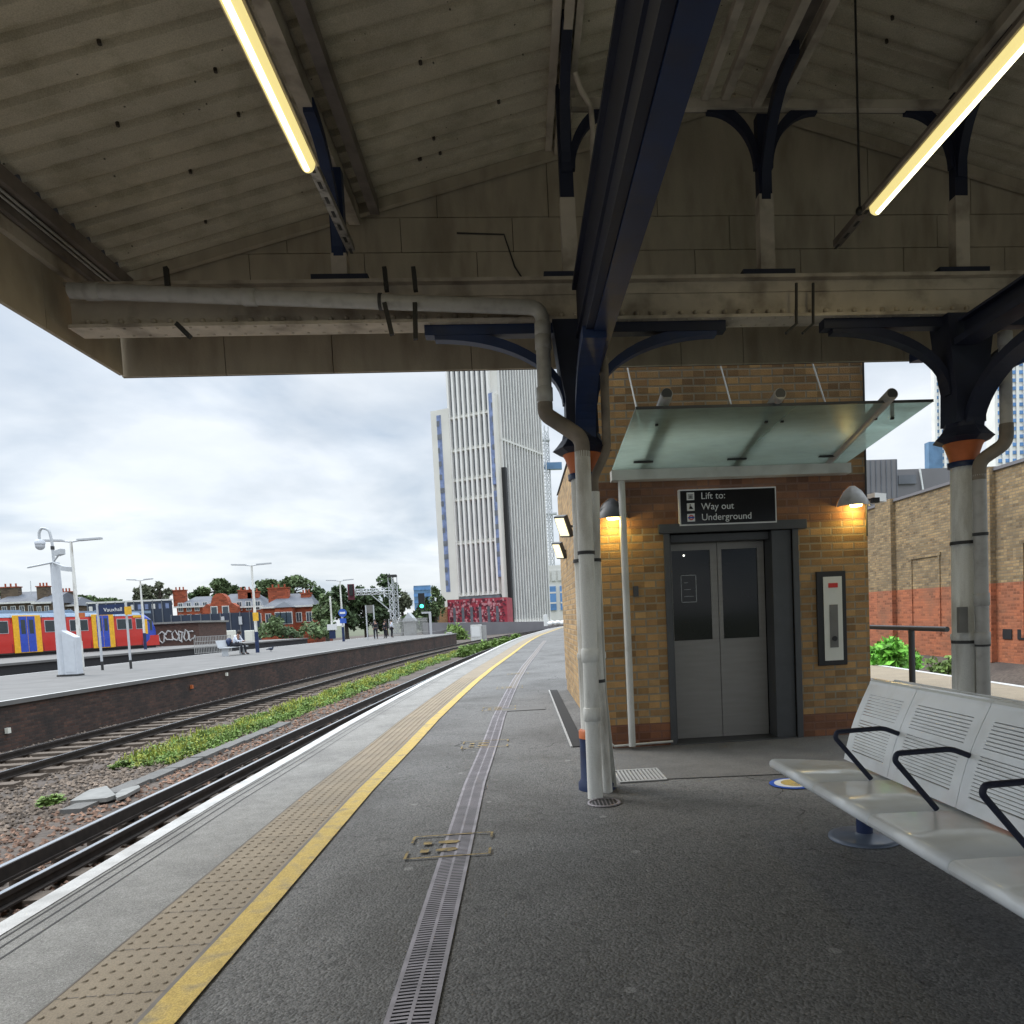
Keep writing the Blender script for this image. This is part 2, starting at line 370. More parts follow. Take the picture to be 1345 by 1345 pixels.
mat('pipe white', (.58, .58, .54), .5, var=.06, scale=5, dirt=(.32, .31, .27), dscale=4, damt=.5)
mat('strap', (.03, .03, .03), .6)
mat('foot grey', (.13, .155, .20), .4, metal=.2)
mat('galv', (.40, .38, .35), .5, metal=.3, var=.2, scale=20, dirt=(.08, .07, .06), dscale=18, damt=.8)
mat('black', (.012, .012, .013), .5)
mat('gloss black', (.008, .009, .011), .12)
mat('stainless', (.27, .26, .245), .5, metal=.35, var=.06, scale=3, stretch=(1, 1, 8))
mat('door frame', (.075, .078, .082), .45, metal=.3, var=.1)
mat('lift glass', (.006, .007, .009), .08, spec=.25)
mat('sign white', (.72, .73, .72), .5, var=.02)
mat('sign red', (.55, .05, .04), .5)
mat('sign blue', (.03, .10, .45), .5)
mat('sign yellow', (.75, .42, .03), .5)
mat('panel cream', (.74, .74, .66), .5, var=.04)
mat('far paving', (.145, .142, .138), .9, var=.12, scale=1.5, dirt=(.11, .11, .105), dscale=.6, damt=.6)
mat('tile joint', (.16, .145, .13), .9)
mat('asphalt dark', (.060, .058, .055), .9, var=.35, scale=11, bump=1, bscale=70, grain=.5, speck=((.2, .2, .2), 40, .14))
mat('slab grey', (.20, .20, .19), .8, var=.15)
mat('grey plastic', (.16, .155, .14), .5)
mat('bench paint', (.84, .87, .88), .24, var=.04, scale=6, spec=.5, coat=.2, dirt=(.66, .66, .63), dscale=9, damt=.3)
mat('cover frame', (.35, .35, .34), .7, var=.1)
mat('bark', (.05, .04, .03), .9, var=.3)
mat('leaf dark', (.055, .09, .035), .8, var=.3, scale=.4, isl=.55)
mat('leaf mid', (.095, .14, .055), .8, var=.3, scale=.4, isl=.5)
mat('leaf grey', (.14, .155, .10), .8, var=.3, scale=.4, isl=.5)
mat('weed green', (.14, .22, .05), .8, var=.3, scale=1.2, isl=.5)
mat('weed yellow', (.30, .33, .06), .8, var=.2, scale=2, isl=.4)
mat('bush green', (.14, .38, .04), .75, var=.25, scale=3, isl=.5)
mat('slate', (.10, .11, .13), .8, var=.2, scale=.5, bump=.3, bscale=4)
mat('clear glass', (.05, .07, .09), .15, var=.1)
mat('white frame', (.6, .6, .58), .6)
mat('train red', (.52, .022, .014), .3, var=.05, coat=.3)
mat('train yellow', (.78, .42, .02), .35)
mat('train blue', (.02, .06, .42), .3, coat=.3)
mat('train roof', (.20, .27, .36), .6, var=.1)
mat('train dark', (.018, .018, .02), .7)
mat('train window', (.03, .04, .045), .12)
mat('pole grey', (.48, .50, .52), .5, var=.05)
mat('mast pale', (.55, .58, .62), .5, var=.05)
mat('hoarding', (.022, .034, .062), .6, var=.2, scale=.5)
mat('tower beige', (.66, .64, .59), .7, var=.08, scale=.15, bump=.1)
mat('tower white', (.78, .77, .74), .6, var=.05, scale=.3)
mat('tower fin', (.66, .65, .62), .6, var=.06, scale=.3)
mat('tower dark', (.13, .14, .16), .3, var=.3, scale=.6)
mat('tower blue', (.17, .22, .38), .3, var=.35, scale=.9)
mat('glass blue', (.10, .20, .34), .2, var=.25, scale=.25)
mat('glass sky', (.11, .25, .50), .2, var=.3, scale=.25)
mat('cladding', (.17, .165, .175), .6, var=.1, scale=.3)
mat('skin', (.35, .2, .14), .6); mat('shirt', (.62, .66, .74), .8); mat('dark cloth', (.015, .016, .022), .9); mat('hair', (.02, .014, .01), .7)
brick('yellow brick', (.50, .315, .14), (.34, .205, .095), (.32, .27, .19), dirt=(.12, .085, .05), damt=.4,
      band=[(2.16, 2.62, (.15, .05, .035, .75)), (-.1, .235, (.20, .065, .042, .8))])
brick('old brick', (.34, .25, .135), (.22, .155, .085), (.20, .17, .12), dirt=(.11, .09, .06), damt=.5, band=[(-2, 1.65, (.40, .125, .06, .88))])
brick('side brick', (.46, .31, .15), (.36, .235, .11), (.34, .26, .17), dirt=(.2, .14, .08), damt=.4)
brick('platform brick', (.095, .05, .038), (.042, .03, .026), (.055, .045, .04), dirt=(.02, .018, .017), damt=.85)
brick('far red brick', (.36, .08, .035), (.28, .065, .03), (.25, .1, .06), bw=.6, rh=.2)
brick('far brown brick', (.12, .09, .065), (.09, .07, .05), (.1, .08, .06), bw=.6, rh=.2)
brick('graffiti brick', (.10, .05, .04), (.08, .045, .035), (.08, .06, .05))
emit('tube light', (1.0, .93, .60), 2.6)
emit('lamp glow', (1.0, .72, .22), 14)
emit('flood glow', (1.0, .88, .55), .75)
emit('red display', (.35, .015, .01), .12)
emit('signal green', (.05, .9, .5), 3)
emit('small dot', (.9, .9, .8), 2)
def fixture_mat():
    M = mat('diffuser', (.62, .55, .22), .4); b = M.node_tree.nodes['Principled BSDF']
    b.inputs['Emission Color'].default_value = (1, .83, .33, 1); b.inputs['Emission Strength'].default_value = .55
fixture_mat()
def glass_canopy_mat():
    M = bpy.data.materials.new('canopy glass'); M.use_nodes = True; t = M.node_tree; N = t.nodes; L = t.links.new; N.clear()
    o = N.new('ShaderNodeOutputMaterial'); c = N.new('ShaderNodeTexCoord')
    mp = N.new('ShaderNodeMapping'); mp.inputs['Scale'].default_value = (.8, 2.5, 1); L(c.outputs['Object'], mp.inputs[0])
    n = N.new('ShaderNodeTexNoise'); n.inputs['Scale'].default_value = 1.6; n.inputs['Detail'].default_value = 8; n.inputs['Roughness'].default_value = .65; L(mp.outputs[0], n.inputs[0])
    sp = N.new('ShaderNodeSeparateXYZ'); L(c.outputs['Object'], sp.inputs[0])
    def rng(src, a, b, lo, hi):
        r = N.new('ShaderNodeMapRange'); L(src, r.inputs[0])
        for i, q in ((1, a), (2, b), (3, lo), (4, hi)): r.inputs[i].default_value = q
        return r.outputs[0]
    # grime line where rain stands, near the outer edge
    band = N.new('ShaderNodeMath'); band.operation = 'SUBTRACT'; L(sp.outputs[1], band.inputs[0]); band.inputs[1].default_value = 6.17
    ab = N.new('ShaderNodeMath'); ab.operation = 'ABSOLUTE'; L(band.outputs[0], ab.inputs[0])
    near = rng(ab.outputs[0], 0, .09, 1, 0); spot = rng(n.outputs[0], .44, .54, 0, 1)
    k = N.new('ShaderNodeMath'); k.operation = 'MULTIPLY'; L(near, k.inputs[0]); L(spot, k.inputs[1])
    tr = N.new('ShaderNodeBsdfTransparent'); tr.inputs[0].default_value = (.72, .86, .80, 1)
    df = N.new('ShaderNodeBsdfDiffuse'); df.inputs[0].default_value = (.40, .46, .42, 1)
    tl = N.new('ShaderNodeBsdfTranslucent'); tl.inputs[0].default_value = (.74, .82, .77, 1)
    ms = N.new('ShaderNodeMixShader'); ms.inputs[0].default_value = .5; L(df.outputs[0], ms.inputs[1]); L(tl.outputs[0], ms.inputs[2])
    a = N.new('ShaderNodeMixShader'); L(rng(n.outputs[0], .3, .7, .35, .78), a.inputs[0]); L(tr.outputs[0], a.inputs[1]); L(ms.outputs[0], a.inputs[2])
    gl = N.new('ShaderNodeBsdfGlossy'); gl.inputs['Roughness'].default_value = .3
    b = N.new('ShaderNodeMixShader'); b.inputs[0].default_value = .07; L(a.outputs[0], b.inputs[1]); L(gl.outputs[0], b.inputs[2])
    dk = N.new('ShaderNodeBsdfDiffuse'); dk.inputs[0].default_value = (.015, .018, .008, 1)
    e = N.new('ShaderNodeMixShader'); L(k.outputs[0], e.inputs[0]); L(b.outputs[0], e.inputs[1]); L(dk.outputs[0], e.inputs[2])
    L(e.outputs[0], o.inputs[0]); MATS['canopy glass'] = M
glass_canopy_mat()

# ================================================================== GROUND, TRACKS, PLATFORMS
YS = [-30, -15, -8, -4, -2, 0, 2, 4, 6, 7, 8, 9, 10, 11.5, 13, 14.5, 16, 18, 20, 22, 24, 26, 28, 31, 34, 37, 41, 44, 48, 53, 56, 60, 65, 70, 76, 82, 88, 94, 100, 107, 114, 122, 130, 140, 150, 160, 170, 200, 230, 260]
def ys(a, b): return [a]+[y for y in YS if a+.01 < y < b-.01]+[b]
def strip(x0, x1, z, y0=-30, y1=170, mb=None, k=1.):
    mb = mb or MB(); Y = ys(y0, y1); vs = []
    for y in Y: vs += [(x0+off(y)*k, y, z), (x1+off(y)*k, y, z)]
    return mb.add(vs, [(2*i, 2*i+1, 2*i+3, 2*i+2) for i in range(len(Y)-1)])
def solid(x0, x1, z0, z1, y0=-30, y1=170, mb=None):
    mb = mb or MB(); Y = ys(y0, y1); vs = []
    for y in Y: vs += [(x0+off(y), y, z0), (x1+off(y), y, z0), (x1+off(y), y, z1), (x0+off(y), y, z1)]
    fs = []
    for i in range(len(Y)-1):
        a = 4*i
        for k in range(4): k2 = (k+1) % 4; fs.append((a+k, a+k2, a+4+k2, a+4+k))
    n = 4*(len(Y)-1); fs += [(0, 3, 2, 1), (n, n+1, n+2, n+3)]
    return mb.add(vs, [f[::-1] for f in fs])
struct(MB().add([(-3000, -300, -1.45), (3000, -300, -1.45), (3000, 4000, -1.45), (-3000, 4000, -1.45)], [(0, 1, 2, 3)]).build('ground', 'land'))
struct(strip(-60, 12.4, -1.13).build('trackbed', 'ballast ground'))
# island platform we stand on
struct(solid(-2.50, 7.16, -1.3, -.08, y1=150).build('platform_wall', 'platform brick'))
struct(strip(-2.55, 7.2, 0, y1=150).build('platform_surface', 'asphalt'))
cp = solid(-2.55, -2.49, -.079, -.003, y1=150); solid(7.15, 7.2, -.079, -.003, y1=150, mb=cp)
struct(cp.build('platform_coping', 'coping'))
struct(strip(-2.55, -1.80, .004, y1=150).build('platform_coping', 'coping'))
struct(strip(5.9, 7.2, .004, y1=150).build('platform_coping', 'tactile'))
wl_ = strip(-2.55, -2.44, .008, y1=150); strip(7.08, 7.2, .008, y1=150, mb=wl_)
struct(wl_.build('platform_edge_line', 'white paint'))
gr = MB()
for x in (-2.41, -2.35, -2.27): strip(x-.005, x+.005, .0065, y1=60, mb=gr)
struct(gr.build('edge_groove', 'groove'))
tp = strip(-1.80, -1.40, .008, y1=110)
y = 1.6
while y < 17:
    for k in range(6):
        x = -1.80+.0335+k*.0665+off(y); r1, r2 = .0145, .009
        if abs(x) > 99: continue
        vs = [(x+r*math.cos(a*math.pi/4), y+r*math.sin(a*math.pi/4), z) for r, z in ((r1, .008), (r2, .0135)) for a in range(8)]
        tp.add(vs, [(a, (a+1) % 8, 8+(a+1) % 8, 8+a) for a in range(8)]+[tuple(range(8, 16))])
    y += .0667
struct(tp.build('tactile_paving', 'tactile'))
tj = MB(); y = 1.2
while y < 24:
    o_ = off(y); tj.add([(-1.80+o_, y, .0095), (-1.40+o_, y, .0095), (-1.40+o_, y+.004, .0095), (-1.80+o_, y+.004, .0095)], [(0, 1, 2, 3)]); y += .4
strip(-1.806, -1.797, .0095, y1=40, mb=tj); strip(-1.405, -1.385, .0095, y1=40, mb=tj)
struct(tj.build('paving_joint', 'tile joint'))
struct(strip(-1.385, -1.255, .0105, y1=110).build('yellow_line', 'yellow paint'))
# drainage channel with slotted cover
dm = strip(-.525, -.355, .003, y0=-3, y1=40); struct(dm.build('drain_channel', 'drain dark'))
dg = MB(); 
for a, b in ((-.527, -.508), (-.447, -.433), (-.372, -.353)): strip(a, b, .009, y0=-3, y1=40, mb=dg)
y = 2.0
while y < 14:
    o_ = off(y)
    for a, b, s in ((-.508, -.447, .004), (-.433, -.372, -.004)):
        dg.add([(a+o_, y, .0085), (b+o_, y+s, .0085), (b+o_, y+s+.013, .0085), (a+o_, y+.013, .0085)], [(0, 1, 2, 3)])
    y += .024
struct(dg.build('drain_grating', 'drain metal'))
struct(strip(-.508, -.372, .0082, y0=14, y1=40).build('drain_cover', 'tile joint'))
# joint across the floor and lighter slab in front of the lift
struct(MB().add([(.72, 5.78, .004), (3.95, 5.5, .004), (3.95, 7.22, .004), (.72, 7.22, .004)], [(0, 1, 2, 3)]).build('pavement_slab', 'asphalt patch'))
struct(MB().add([(1.0, 5.745, .006), (4.4, 5.45, .006), (4.4, 5.462, .006), (1.0, 5.757, .006)], [(0, 1, 2, 3)]).build('floor_crack', 'groove'))
# dark repair patches
def blob(cx, cy, rx, ry, z, n=26, seed=1):
    rr = random.Random(seed); return MB().add([(cx+rx*(1+rr.uniform(-.12, .12))*math.cos(2*math.pi*i/n), cy+ry*(1+rr.uniform(-.12, .12))*math.sin(2*math.pi*i/n), z) for i in range(n)], [tuple(range(n))])
# yellow queue boxes stencilled across the drain
def queue_box(y0, i):
    o_ = off(y0); b = MB(); x0, x1, w = -.73+o_, -.235+o_, .016; d = .42; z = .0125
    def q(a, c, e, f): b.add([(a, e, z), (c, e, z), (c, f, z), (a, f, z)], [(0, 1, 2, 3)])
    q(x0, x1, y0, y0+w); q(x0, x0+w, y0+w, y0+.14); q(x1-w, x1, y0+w, y0+.12)
    q(x0, x1, y0+d, y0+d+w); q(x0, x0+w, y0+d-.12, y0+d); q(x1-w, x1, y0+d-.1, y0+d)
    for fy in (.13, .28):            # two stencilled shoe prints
        q(x0+.08, x0+.13, y0+fy-.03, y0+fy+.03)
        fo = [(x0+.17, -.02), (x0+.22, -.032), (x0+.28, -.028), (x0+.30, 0), (x0+.28, .028), (x0+.22, .032), (x0+.17, .02)]
        b.add([(a, y0+fy+e, z) for a, e in fo], [tuple(range(7))])
    w_ = ['nearest the camera, with clear shoe prints', 'second from the camera', 'middle one of the row', 'fourth from the camera', 'farthest of the row, a thin smear']
    tag(b.build('queue_marking', 'worn yellow'), 'worn yellow footprint box stencilled over the drain, '+w_[i], 'floor marking', 'yellow queue boxes along the drain')
for i, yy in enumerate((4.15, 7.65, 10.7, 13.9, 17.3)): queue_box(yy, i)
# round sticker
st = thing('floor_sticker', 'round blue and yellow distancing sticker on the floor by the bench', 'sticker', (1.98, 5.33, .006))
MB().lathe((1.98, 5.33, .006), [(.17, 0), (.17, .003)], 32).build('rim', 'sign blue', st)
MB().lathe((1.98, 5.33, .009), [(.135, 0), (.135, .002)], 32).build('ring', 'sign white', st)
MB().lathe((2.0, 5.33, .011), [(.105, 0), (.105, .002)], 32).build('centre', 'yellow paint', st)
# manhole, grates
mh = thing('manhole_cover', 'small round iron drain cover at the foot of the front downpipe', 'drain cover', (.53, 5.13, 0))
MB().lathe((.53, 5.13, 0), [(.12, .004), (.12, .012), (.10, .012), (.10, .006)], 28).build('rim', 'drain metal', mh)
g_ = MB()
for i in range(-3, 4): g_.box(.53+i*.026-.007, .53+i*.026+.007, 5.13-.09, 5.13+.09, .006, .0115)
g_.build('grating', 'black', mh)
fg = thing('floor_grate', 'pale rectangular metal floor grate behind the column foot', 'grate', (.9, 5.92, 0))
b = MB(); b.box(.72, 1.1, 5.70, 5.73, .004, .013); b.box(.72, 1.1, 6.12, 6.15, .004, .013); b.each('frame', 'cover frame', fg)
b = MB()
for i in range(13): b.box(.72+i*.0305, .736+i*.0305, 5.73, 6.12, .004, .012)
b.build('slats', 'cover frame', fg)
tag(bx(-.33, .30, 10.55, 10.93, .002, .011).build('inspection_cover', 'far paving'), 'flat grey inspection cover in the asphalt beside the brick side wall', 'inspection cover')
struct(bx(.47, .60, 7.4, 13.2, .001, .010).build('channel_strip', 'drain dark'))
struct(bx(.445, .465, 7.4, 13.2, .001, .014).build('kerb_strip', 'cover frame'))

# tracks
def track(xc, third=None, y0=-30, y1=170, z=-.915, name='rail', sleepers=True):
    for s in (-1, 1):
        x = xc+s*.752
        b = solid(x-.035, x+.035, z-.045, z-.001, y0, y1); solid(x-.009, x+.009, z-.12, z-.045, y0, y1, b); solid(x-.07, x+.07, z-.14, z-.12, y0, y1, b)
        struct(b.build(name, 'rail rust')); struct(strip(x-.026, x+.026, z+.001, y0, y1).build('rail_head', 'rail top'))
    if third:
        b = solid(third-.045, third+.045, z-.06, z+.068, y0, y1); solid(third-.07, third+.07, z-.09, z-.06, y0, y1, b)
        yy = 2.
        while yy < 60: b.box(third-.06+off(yy), third+.06+off(yy), yy-.05, yy+.05, z-.19, z-.09); yy += 2.6
        struct(b.build('conductor_rail', 'rail rust')); struct(strip(third-.03, third+.03, z+.071, y0, y1).build('conductor_rail_head', 'rail top'))
    if sleepers:
        b = MB(); yy = 0.
        while yy < 110:
            o_ = off(yy); b.box(xc-1.25+o_, xc+1.25+o_, yy-.125, yy+.125, z-.30, z-.142); yy += .65
        struct(b.build('sleepers', 'sleeper'))
track(-4.06, -5.22)
track(-10.05, None)
track(-24.3, None, y0=20, sleepers=False); track(9.1, None, y0=-5, y1=60)
# far platform and the one beyond it
FP = -12.0
struct(solid(-20.9, FP, -1.3, -.10, y1=76).build('platform_wall', 'platform brick'))
c2 = solid(-20.95, FP+.06, -.10, 0, y1=76); struct(c2.build('platform_surface', 'far paving'))
fl = strip(FP-.06, FP+.06, .004, y1=76); strip(-20.95, -20.8, .004, y1=118, mb=fl); struct(fl.build('platform_edge_line', 'white paint'))
struct(solid(-35.5, -26.9, -1.3, .12, y0=10, y1=76).build('platform_wall', 'train dark'))
struct(solid(-35.6, -26.8, .12, .24, y0=10, y1=76).build('platform_surface', 'far paving'))

# loose stones
def stones(name, regions, n, m, lab, seed, zb=-1.13):
    rr = random.Random(seed); b = MB()
    for _ in range(n):
        x0, x1, ya, yb = regions[rr.randrange(len(regions))]
        u = rr.random(); y = ya*(yb/ya)**u; x = rr.uniform(x0, x1)+off(y); r = rr.uniform(.018, .042)*(1+y*.012)
        c = Vector((x, y, zb+rr.uniform(-.005, .03))); a = rr.random()*6.3
        ca, sa = math.cos(a), math.sin(a)
        p = [(1, .1, 0), (-.2, .9, .1), (-1, -.1, 0), (.15, -.85, -.05), (.1, .1, .75), (0, 0, -.6)]
        p = [(c.x+r*(q[0]*ca-q[1]*sa)*rr.uniform(.8, 1.2), c.y+r*(q[0]*sa+q[1]*ca), c.z+r*q[2]*rr.uniform(.7, 1.3)) for q in p]
        b.add(p, [(0, 1, 4), (1, 2, 4), (2, 3, 4), (3, 0, 4), (1, 0, 5), (2, 1, 5), (3, 2, 5), (0, 3, 5)])
    tag(b.build(name, m), lab, 'gravel', kind='stuff')
stones('ballast', [(-9.1, -6.9, 8, 40), (-12, -8.5, 12, 40), (-8.3, -6.6, 8, 22)], 9000, 'stones', 'grey brown ballast stones around the middle tracks', 3)
stones('red_ballast', [(-6.8, -5.25, 5.5, 30), (-5.2, -2.6, 3.5, 20)], 7000, 'red stones', 'reddish ballast stones beside the conductor rail', 4)
stones('ballast', [(7.3, 10.8, 8, 40)], 1500, 'stones', 'pale ballast stones below the old brick wall on the right', 5)
# cable trough and broken slabs
tr_ = thing('cable_trough', 'grey concrete cable trough lids lying beside the weeds', 'cable trough', (-6.62, 12, -1.1))
tb = MB(); y = 6.
rr = random.Random(2)
while y < 19:
    o_ = off(y)
    if not 8.6 < y < 10.6: MB().box(-6.72+o_+rr.uniform(-.02, .02), -6.42+o_, y, y+.93, -1.13, -1.06+rr.uniform(-.01, .01)).build('lid', 'asphalt patch', tr_)
    y += .95

def slab(pts, z, h, lab):
    b = MB(); b.prism([(x, y, z) for x, y in pts], (0, 0, h)); tag(b.build('broken_slab', 'slab grey'), lab, 'slab')
q = [gnd(*p, -1.03) for p in ((92, 1052), (110, 1041), (118, 1037), (140, 1032), (152, 1044), (140, 1048))]
slab([(p.x, p.y) for p in q], -1.09, .06, 'large white broken concrete slab lying on the red ballast')
q = [gnd(*p, -1.03) for p in ((150, 1043), (160, 1036), (182, 1030), (184, 1033), (165, 1043), (154, 1047))]
slab([(p.x, p.y) for p in q], -1.09, .05, 'narrow pale strip of broken concrete trailing from the large slab')

# weeds
def weeds(name, spots, n, h, m, lab, seed, tip=None, w=.02):
    rr = random.Random(seed); b = MB()
    for _ in range(n):
        x, y, rad, hs = spots[rr.randrange(len(spots))]
        a = rr.random()*6.28; q = rad*math.sqrt(rr.random()); bxp = x+q*math.cos(a)*.55; byp = y+q*math.sin(a)*1.6
        hh = h*hs*rr.uniform(.4, 1.1)*(1-.5*q/rad); la = rr.random()*6.28; ln = hh*rr.uniform(.1, .6)
        ww = w*rr.uniform(.6, 1.6)*(1+y*.02); ca, sa = math.cos(la), math.sin(la); z = -1.13
        p0 = Vector((bxp, byp, z)); t = p0+Vector((ca*ln, sa*ln, hh)); s = Vector((-sa, ca, 0))*ww
        mid = p0.lerp(t, .6)+Vector((0, 0, hh*.12))
        b.add([p0-s*.4, p0+s*.4, mid+s, t, mid-s], [(0, 1, 2, 3, 4)])
        for _ in range(2):     # leaflets
            lp = p0.lerp(t, rr.uniform(.25, 1)); aa = rr.random()*6.28; e1 = Vector((math.cos(aa), math.sin(aa), rr.uniform(-.3, .5)))*ww*2.4; e2 = Vector((-math.sin(aa), math.cos(aa), rr.uniform(-.3, .3)))*ww*1.1
            b.add([lp, lp+e1*.5+e2, lp+e1, lp+e1*.5-e2], [(0, 1, 2, 3)])
    tag(b.build(name, m), lab, 'weeds', kind='stuff')
rr = random.Random(9); sp_ = []
for i in range(150):
    y = 14.6*(62/14.6)**(i/149.)
    for k in range(2): sp_.append((-7.5+off(y)+rr.uniform(-.55, .55), y, rr.uniform(.26, .42)*(1+y*.012), rr.uniform(.5, 1.2)))
weeds('weed_strip', sp_, 22000, .20, 'weed green', 'bright green weeds growing between the two tracks', 11, w=.013)
weeds('weed_flowers', [(a+.1-rr.random()*.5, b_, c*.9, d*1.25) for a, b_, c, d in sp_ if rr.random() < .7], 7000, .23, 'weed yellow', 'yellow green flowering tops along the weeds between the tracks', 12, w=.009)
g1 = gnd(66, 1055, -1.1); g2 = gnd(160, 1005, -1.1); g3 = gnd(20, 1050, -1.1)
weeds('weed_clump', [(g1.x, g1.y, .16, .9), (g2.x, g2.y, .2, .7)], 420, .20, 'weed green', 'small green weed tufts on the ballast near the broken slab', 13)
sp_ = [(-6.3+off(y), y, .9, 2.2) for y in (50, 54, 58, 64, 70, 78)]+[(-4.8+off(y), y, .7, 1.3) for y in (56, 62, 70, 80, 90)]
weeds('scrub', sp_, 6000, .38, 'weed green', 'taller green scrub by the relay cabinets at the far end of the track', 14, w=.03)

# ================================================================== CANOPY
RX, EL, ER = 2.02, -3.0, 7.04
def zr(x): return 4.26+.28*(x-EL) if x <= RX else 4.26+.28*(ER-x)
BY = 5.6
C1, C2 = .53, 3.53
can = thing('station_canopy', 'timber and iron platform canopy with corrugated soffit and riveted cross beam', 'canopy', (C1, BY, 0))
def corr(x0, x1, y0, y1, m='soffit', pitch=.19, dep=.034):
    b = MB(); vs = []; n = 0; y = y0
    while y < y1:
        for fy, dz in ((0, 0), (.58, 0), (.68, dep), (.90, dep)):
            yy = y+fy*pitch
            if yy > y1: break
            for x in (x0, (x0+x1)/2, x1): vs.append((x, yy, zr(x)+dz))
            n += 1
        y += pitch
    fs = []
    for i in range(n-1):
        for k in range(2): fs.append((3*i+k, 3*i+k+1, 3*i+4+k, 3*i+3+k))
    return b.add(vs, fs)
corr(EL-.02, RX, -12, 6.36).build('roof_sheet', 'soffit', can)
corr(RX, ER+.02, -12, 6.36).build('roof_sheet', 'soffit', can)
b = MB()
for a, c in ((EL-.25, RX), (RX, ER+.25)):
    b.prism([(a, -12, zr(a)+.08), (c, -12, zr(c)+.08), (c, -12, zr(c)+.14), (a, -12, zr(a)+.14)], (0, 18.44, 0))
b.build('roof_covering', 'slate', can)
# roof bolts poking through the sheets
b = MB(); rr = random.Random(4)
for _ in range(60):
    x = rr.choice([-2.2, -1.6, -.5, .1, 1.2, 2.8, 4.2])+rr.uniform(-.12, .12); y = math.floor(rr.uniform(8, 33))*.19+.135-.0; b.tube([(x, y, zr(x)+.045), (x+.004, y, zr(x)+.012)], .012, 6)
b.each('roof_bolt', 'seam', can, 3)
# side fascia and eaves gutter
for sx, nm in ((-3.12, 1), (7.16, -1)):
    b = MB(); y = -12.
    while y < 6.3:
        e = min(y+1.45, 6.375); b.box(sx-.03, sx, y, e-.006, 3.46, 4.12); y += 1.45
    b.build('side_fascia', 'boarding', can)
bx(-3.118, -3.07, -12, 6.34, 3.90, 3.985).build('fascia_rail', 'cream steel', can)
bx(-3.066, -3.03, -12, 6.34, 3.99, 4.20).build('eaves_beam', 'brown steel', can)
bx(-3.03, -2.96, -12, 6.34, 4.10, 4.20).build('eaves_beam', 'brown steel', can)
b = MB(); b.tube([(-3.005, -12, 4.075), (-3.005, 6.2, 4.075)], .010, 8); b.tube([(-3.012, -12, 4.045), (-3.012, 6.2, 4.045)], .008, 8); b.build('conduit', 'pipe grey', can)
bx(7.07, 7.13, -12, 6.34, 3.95, 4.2).build('eaves_beam', 'brown steel', can)
# gable end
b = MB(); b.prism([(-3.15, 6.42, 3.46), (7.19, 6.42, 3.46), (7.19, 6.42, 4.22), (RX, 6.42, zr(RX)+.05), (-3.15, 6.42, 4.22)], (0, .02, 0)); b.build('gable_backing', 'seam', can)
gp = MB(); rr = random.Random(3)
xs = [-3.15, -2.32, -1.45, -.30, .62, 1.5, 2.05, 2.75, 3.5, 4.4, 5.3, 6.2, 7.19]
for a, c in zip(xs, xs[1:]): gp.box(a+.003, c-.003, 6.40, 6.42, 3.46, 4.42 if False else min(4.02, 9))
gp.build('gable_fascia', 'boarding', can)
for zi, (z0, z1) in enumerate(((4.026, 4.42), (4.426, 4.70), (4.706, 5.8))):
    gp = MB(); xs2 = [-3.15+(zi*.4)]+[-3.0+k*.93+zi*.31 for k in range(12)]
    xs2 = [x for x in xs2 if x < 7.1]+[7.15]
    for a, c in zip(xs2, xs2[1:]):
        a += .003; c -= .003
        if c-a < .05: continue
        pts = []
        for t in range(9):
            x = a+(c-a)*t/8; pts.append((x, 6.395-zi*.0008, min(z1, zr(x)+.03)))
        if max(p[2] for p in pts) <= z0+.01: continue
        poly = [(x, yy, max(z, z0)) for x, yy, z in pts]+[(c, 6.395-zi*.0008, z0), (a, 6.395-zi*.0008, z0)]
        gp.prism(poly, (0, .022, 0))
    gp.build('gable_boards', 'boarding', can)
# verge timber under the sheets along the gable
for a, c in ((EL, RX), (ER, RX)):
    MB().beam((a, 6.345, zr(a)-.045), (c, 6.345, zr(c)-.045), .05, .08).build('verge_timber', 'boarding', can)
b = MB(); w1, w2 = at(600, 306, 6.375), at(668, 306, 6.375); b.tube([at(600, 306, 6.38), at(662, 308, 6.38), at(676, 350, 6.38), at(690, 372, 6.38)], .007, 6); b.build('cable', 'strap', can)
# riveted cross beam
BX0, BX1 = -3.06, 7.1
bx(BX0, BX1, 5.594, 5.606, 3.53, 3.80).build('beam_web', 'cream steel', can)
bx(BX0, BX1, 5.52, 5.68, 3.80, 3.825).build('beam_flange', 'cream steel', can)
bx(BX0+.02, BX1, 5.50, 5.70, 3.505, 3.528).build('beam_flange', 'cream steel', can)
b = MB(); b.box(BX0+.02, BX1, 5.58, 5.593, 3.528, 3.605); b.box(BX0, BX1, 5.582, 5.593, 3.72, 3.80); b.build('beam_angle', 'cream steel', can)
b = MB(); x = BX0+.12
while x < BX1:
    b.sphere((x, 5.575, 3.57), .021, 8, 5); b.sphere((x+.04, 5.53, 3.503), .012, 6, 4, (1, 1, .5)); b.sphere((x+.04, 5.66, 3.503), .012, 6, 4, (1, 1, .5)); x += .112
b.build('rivets', 'cream steel', can)['kind'] = 'stuff'
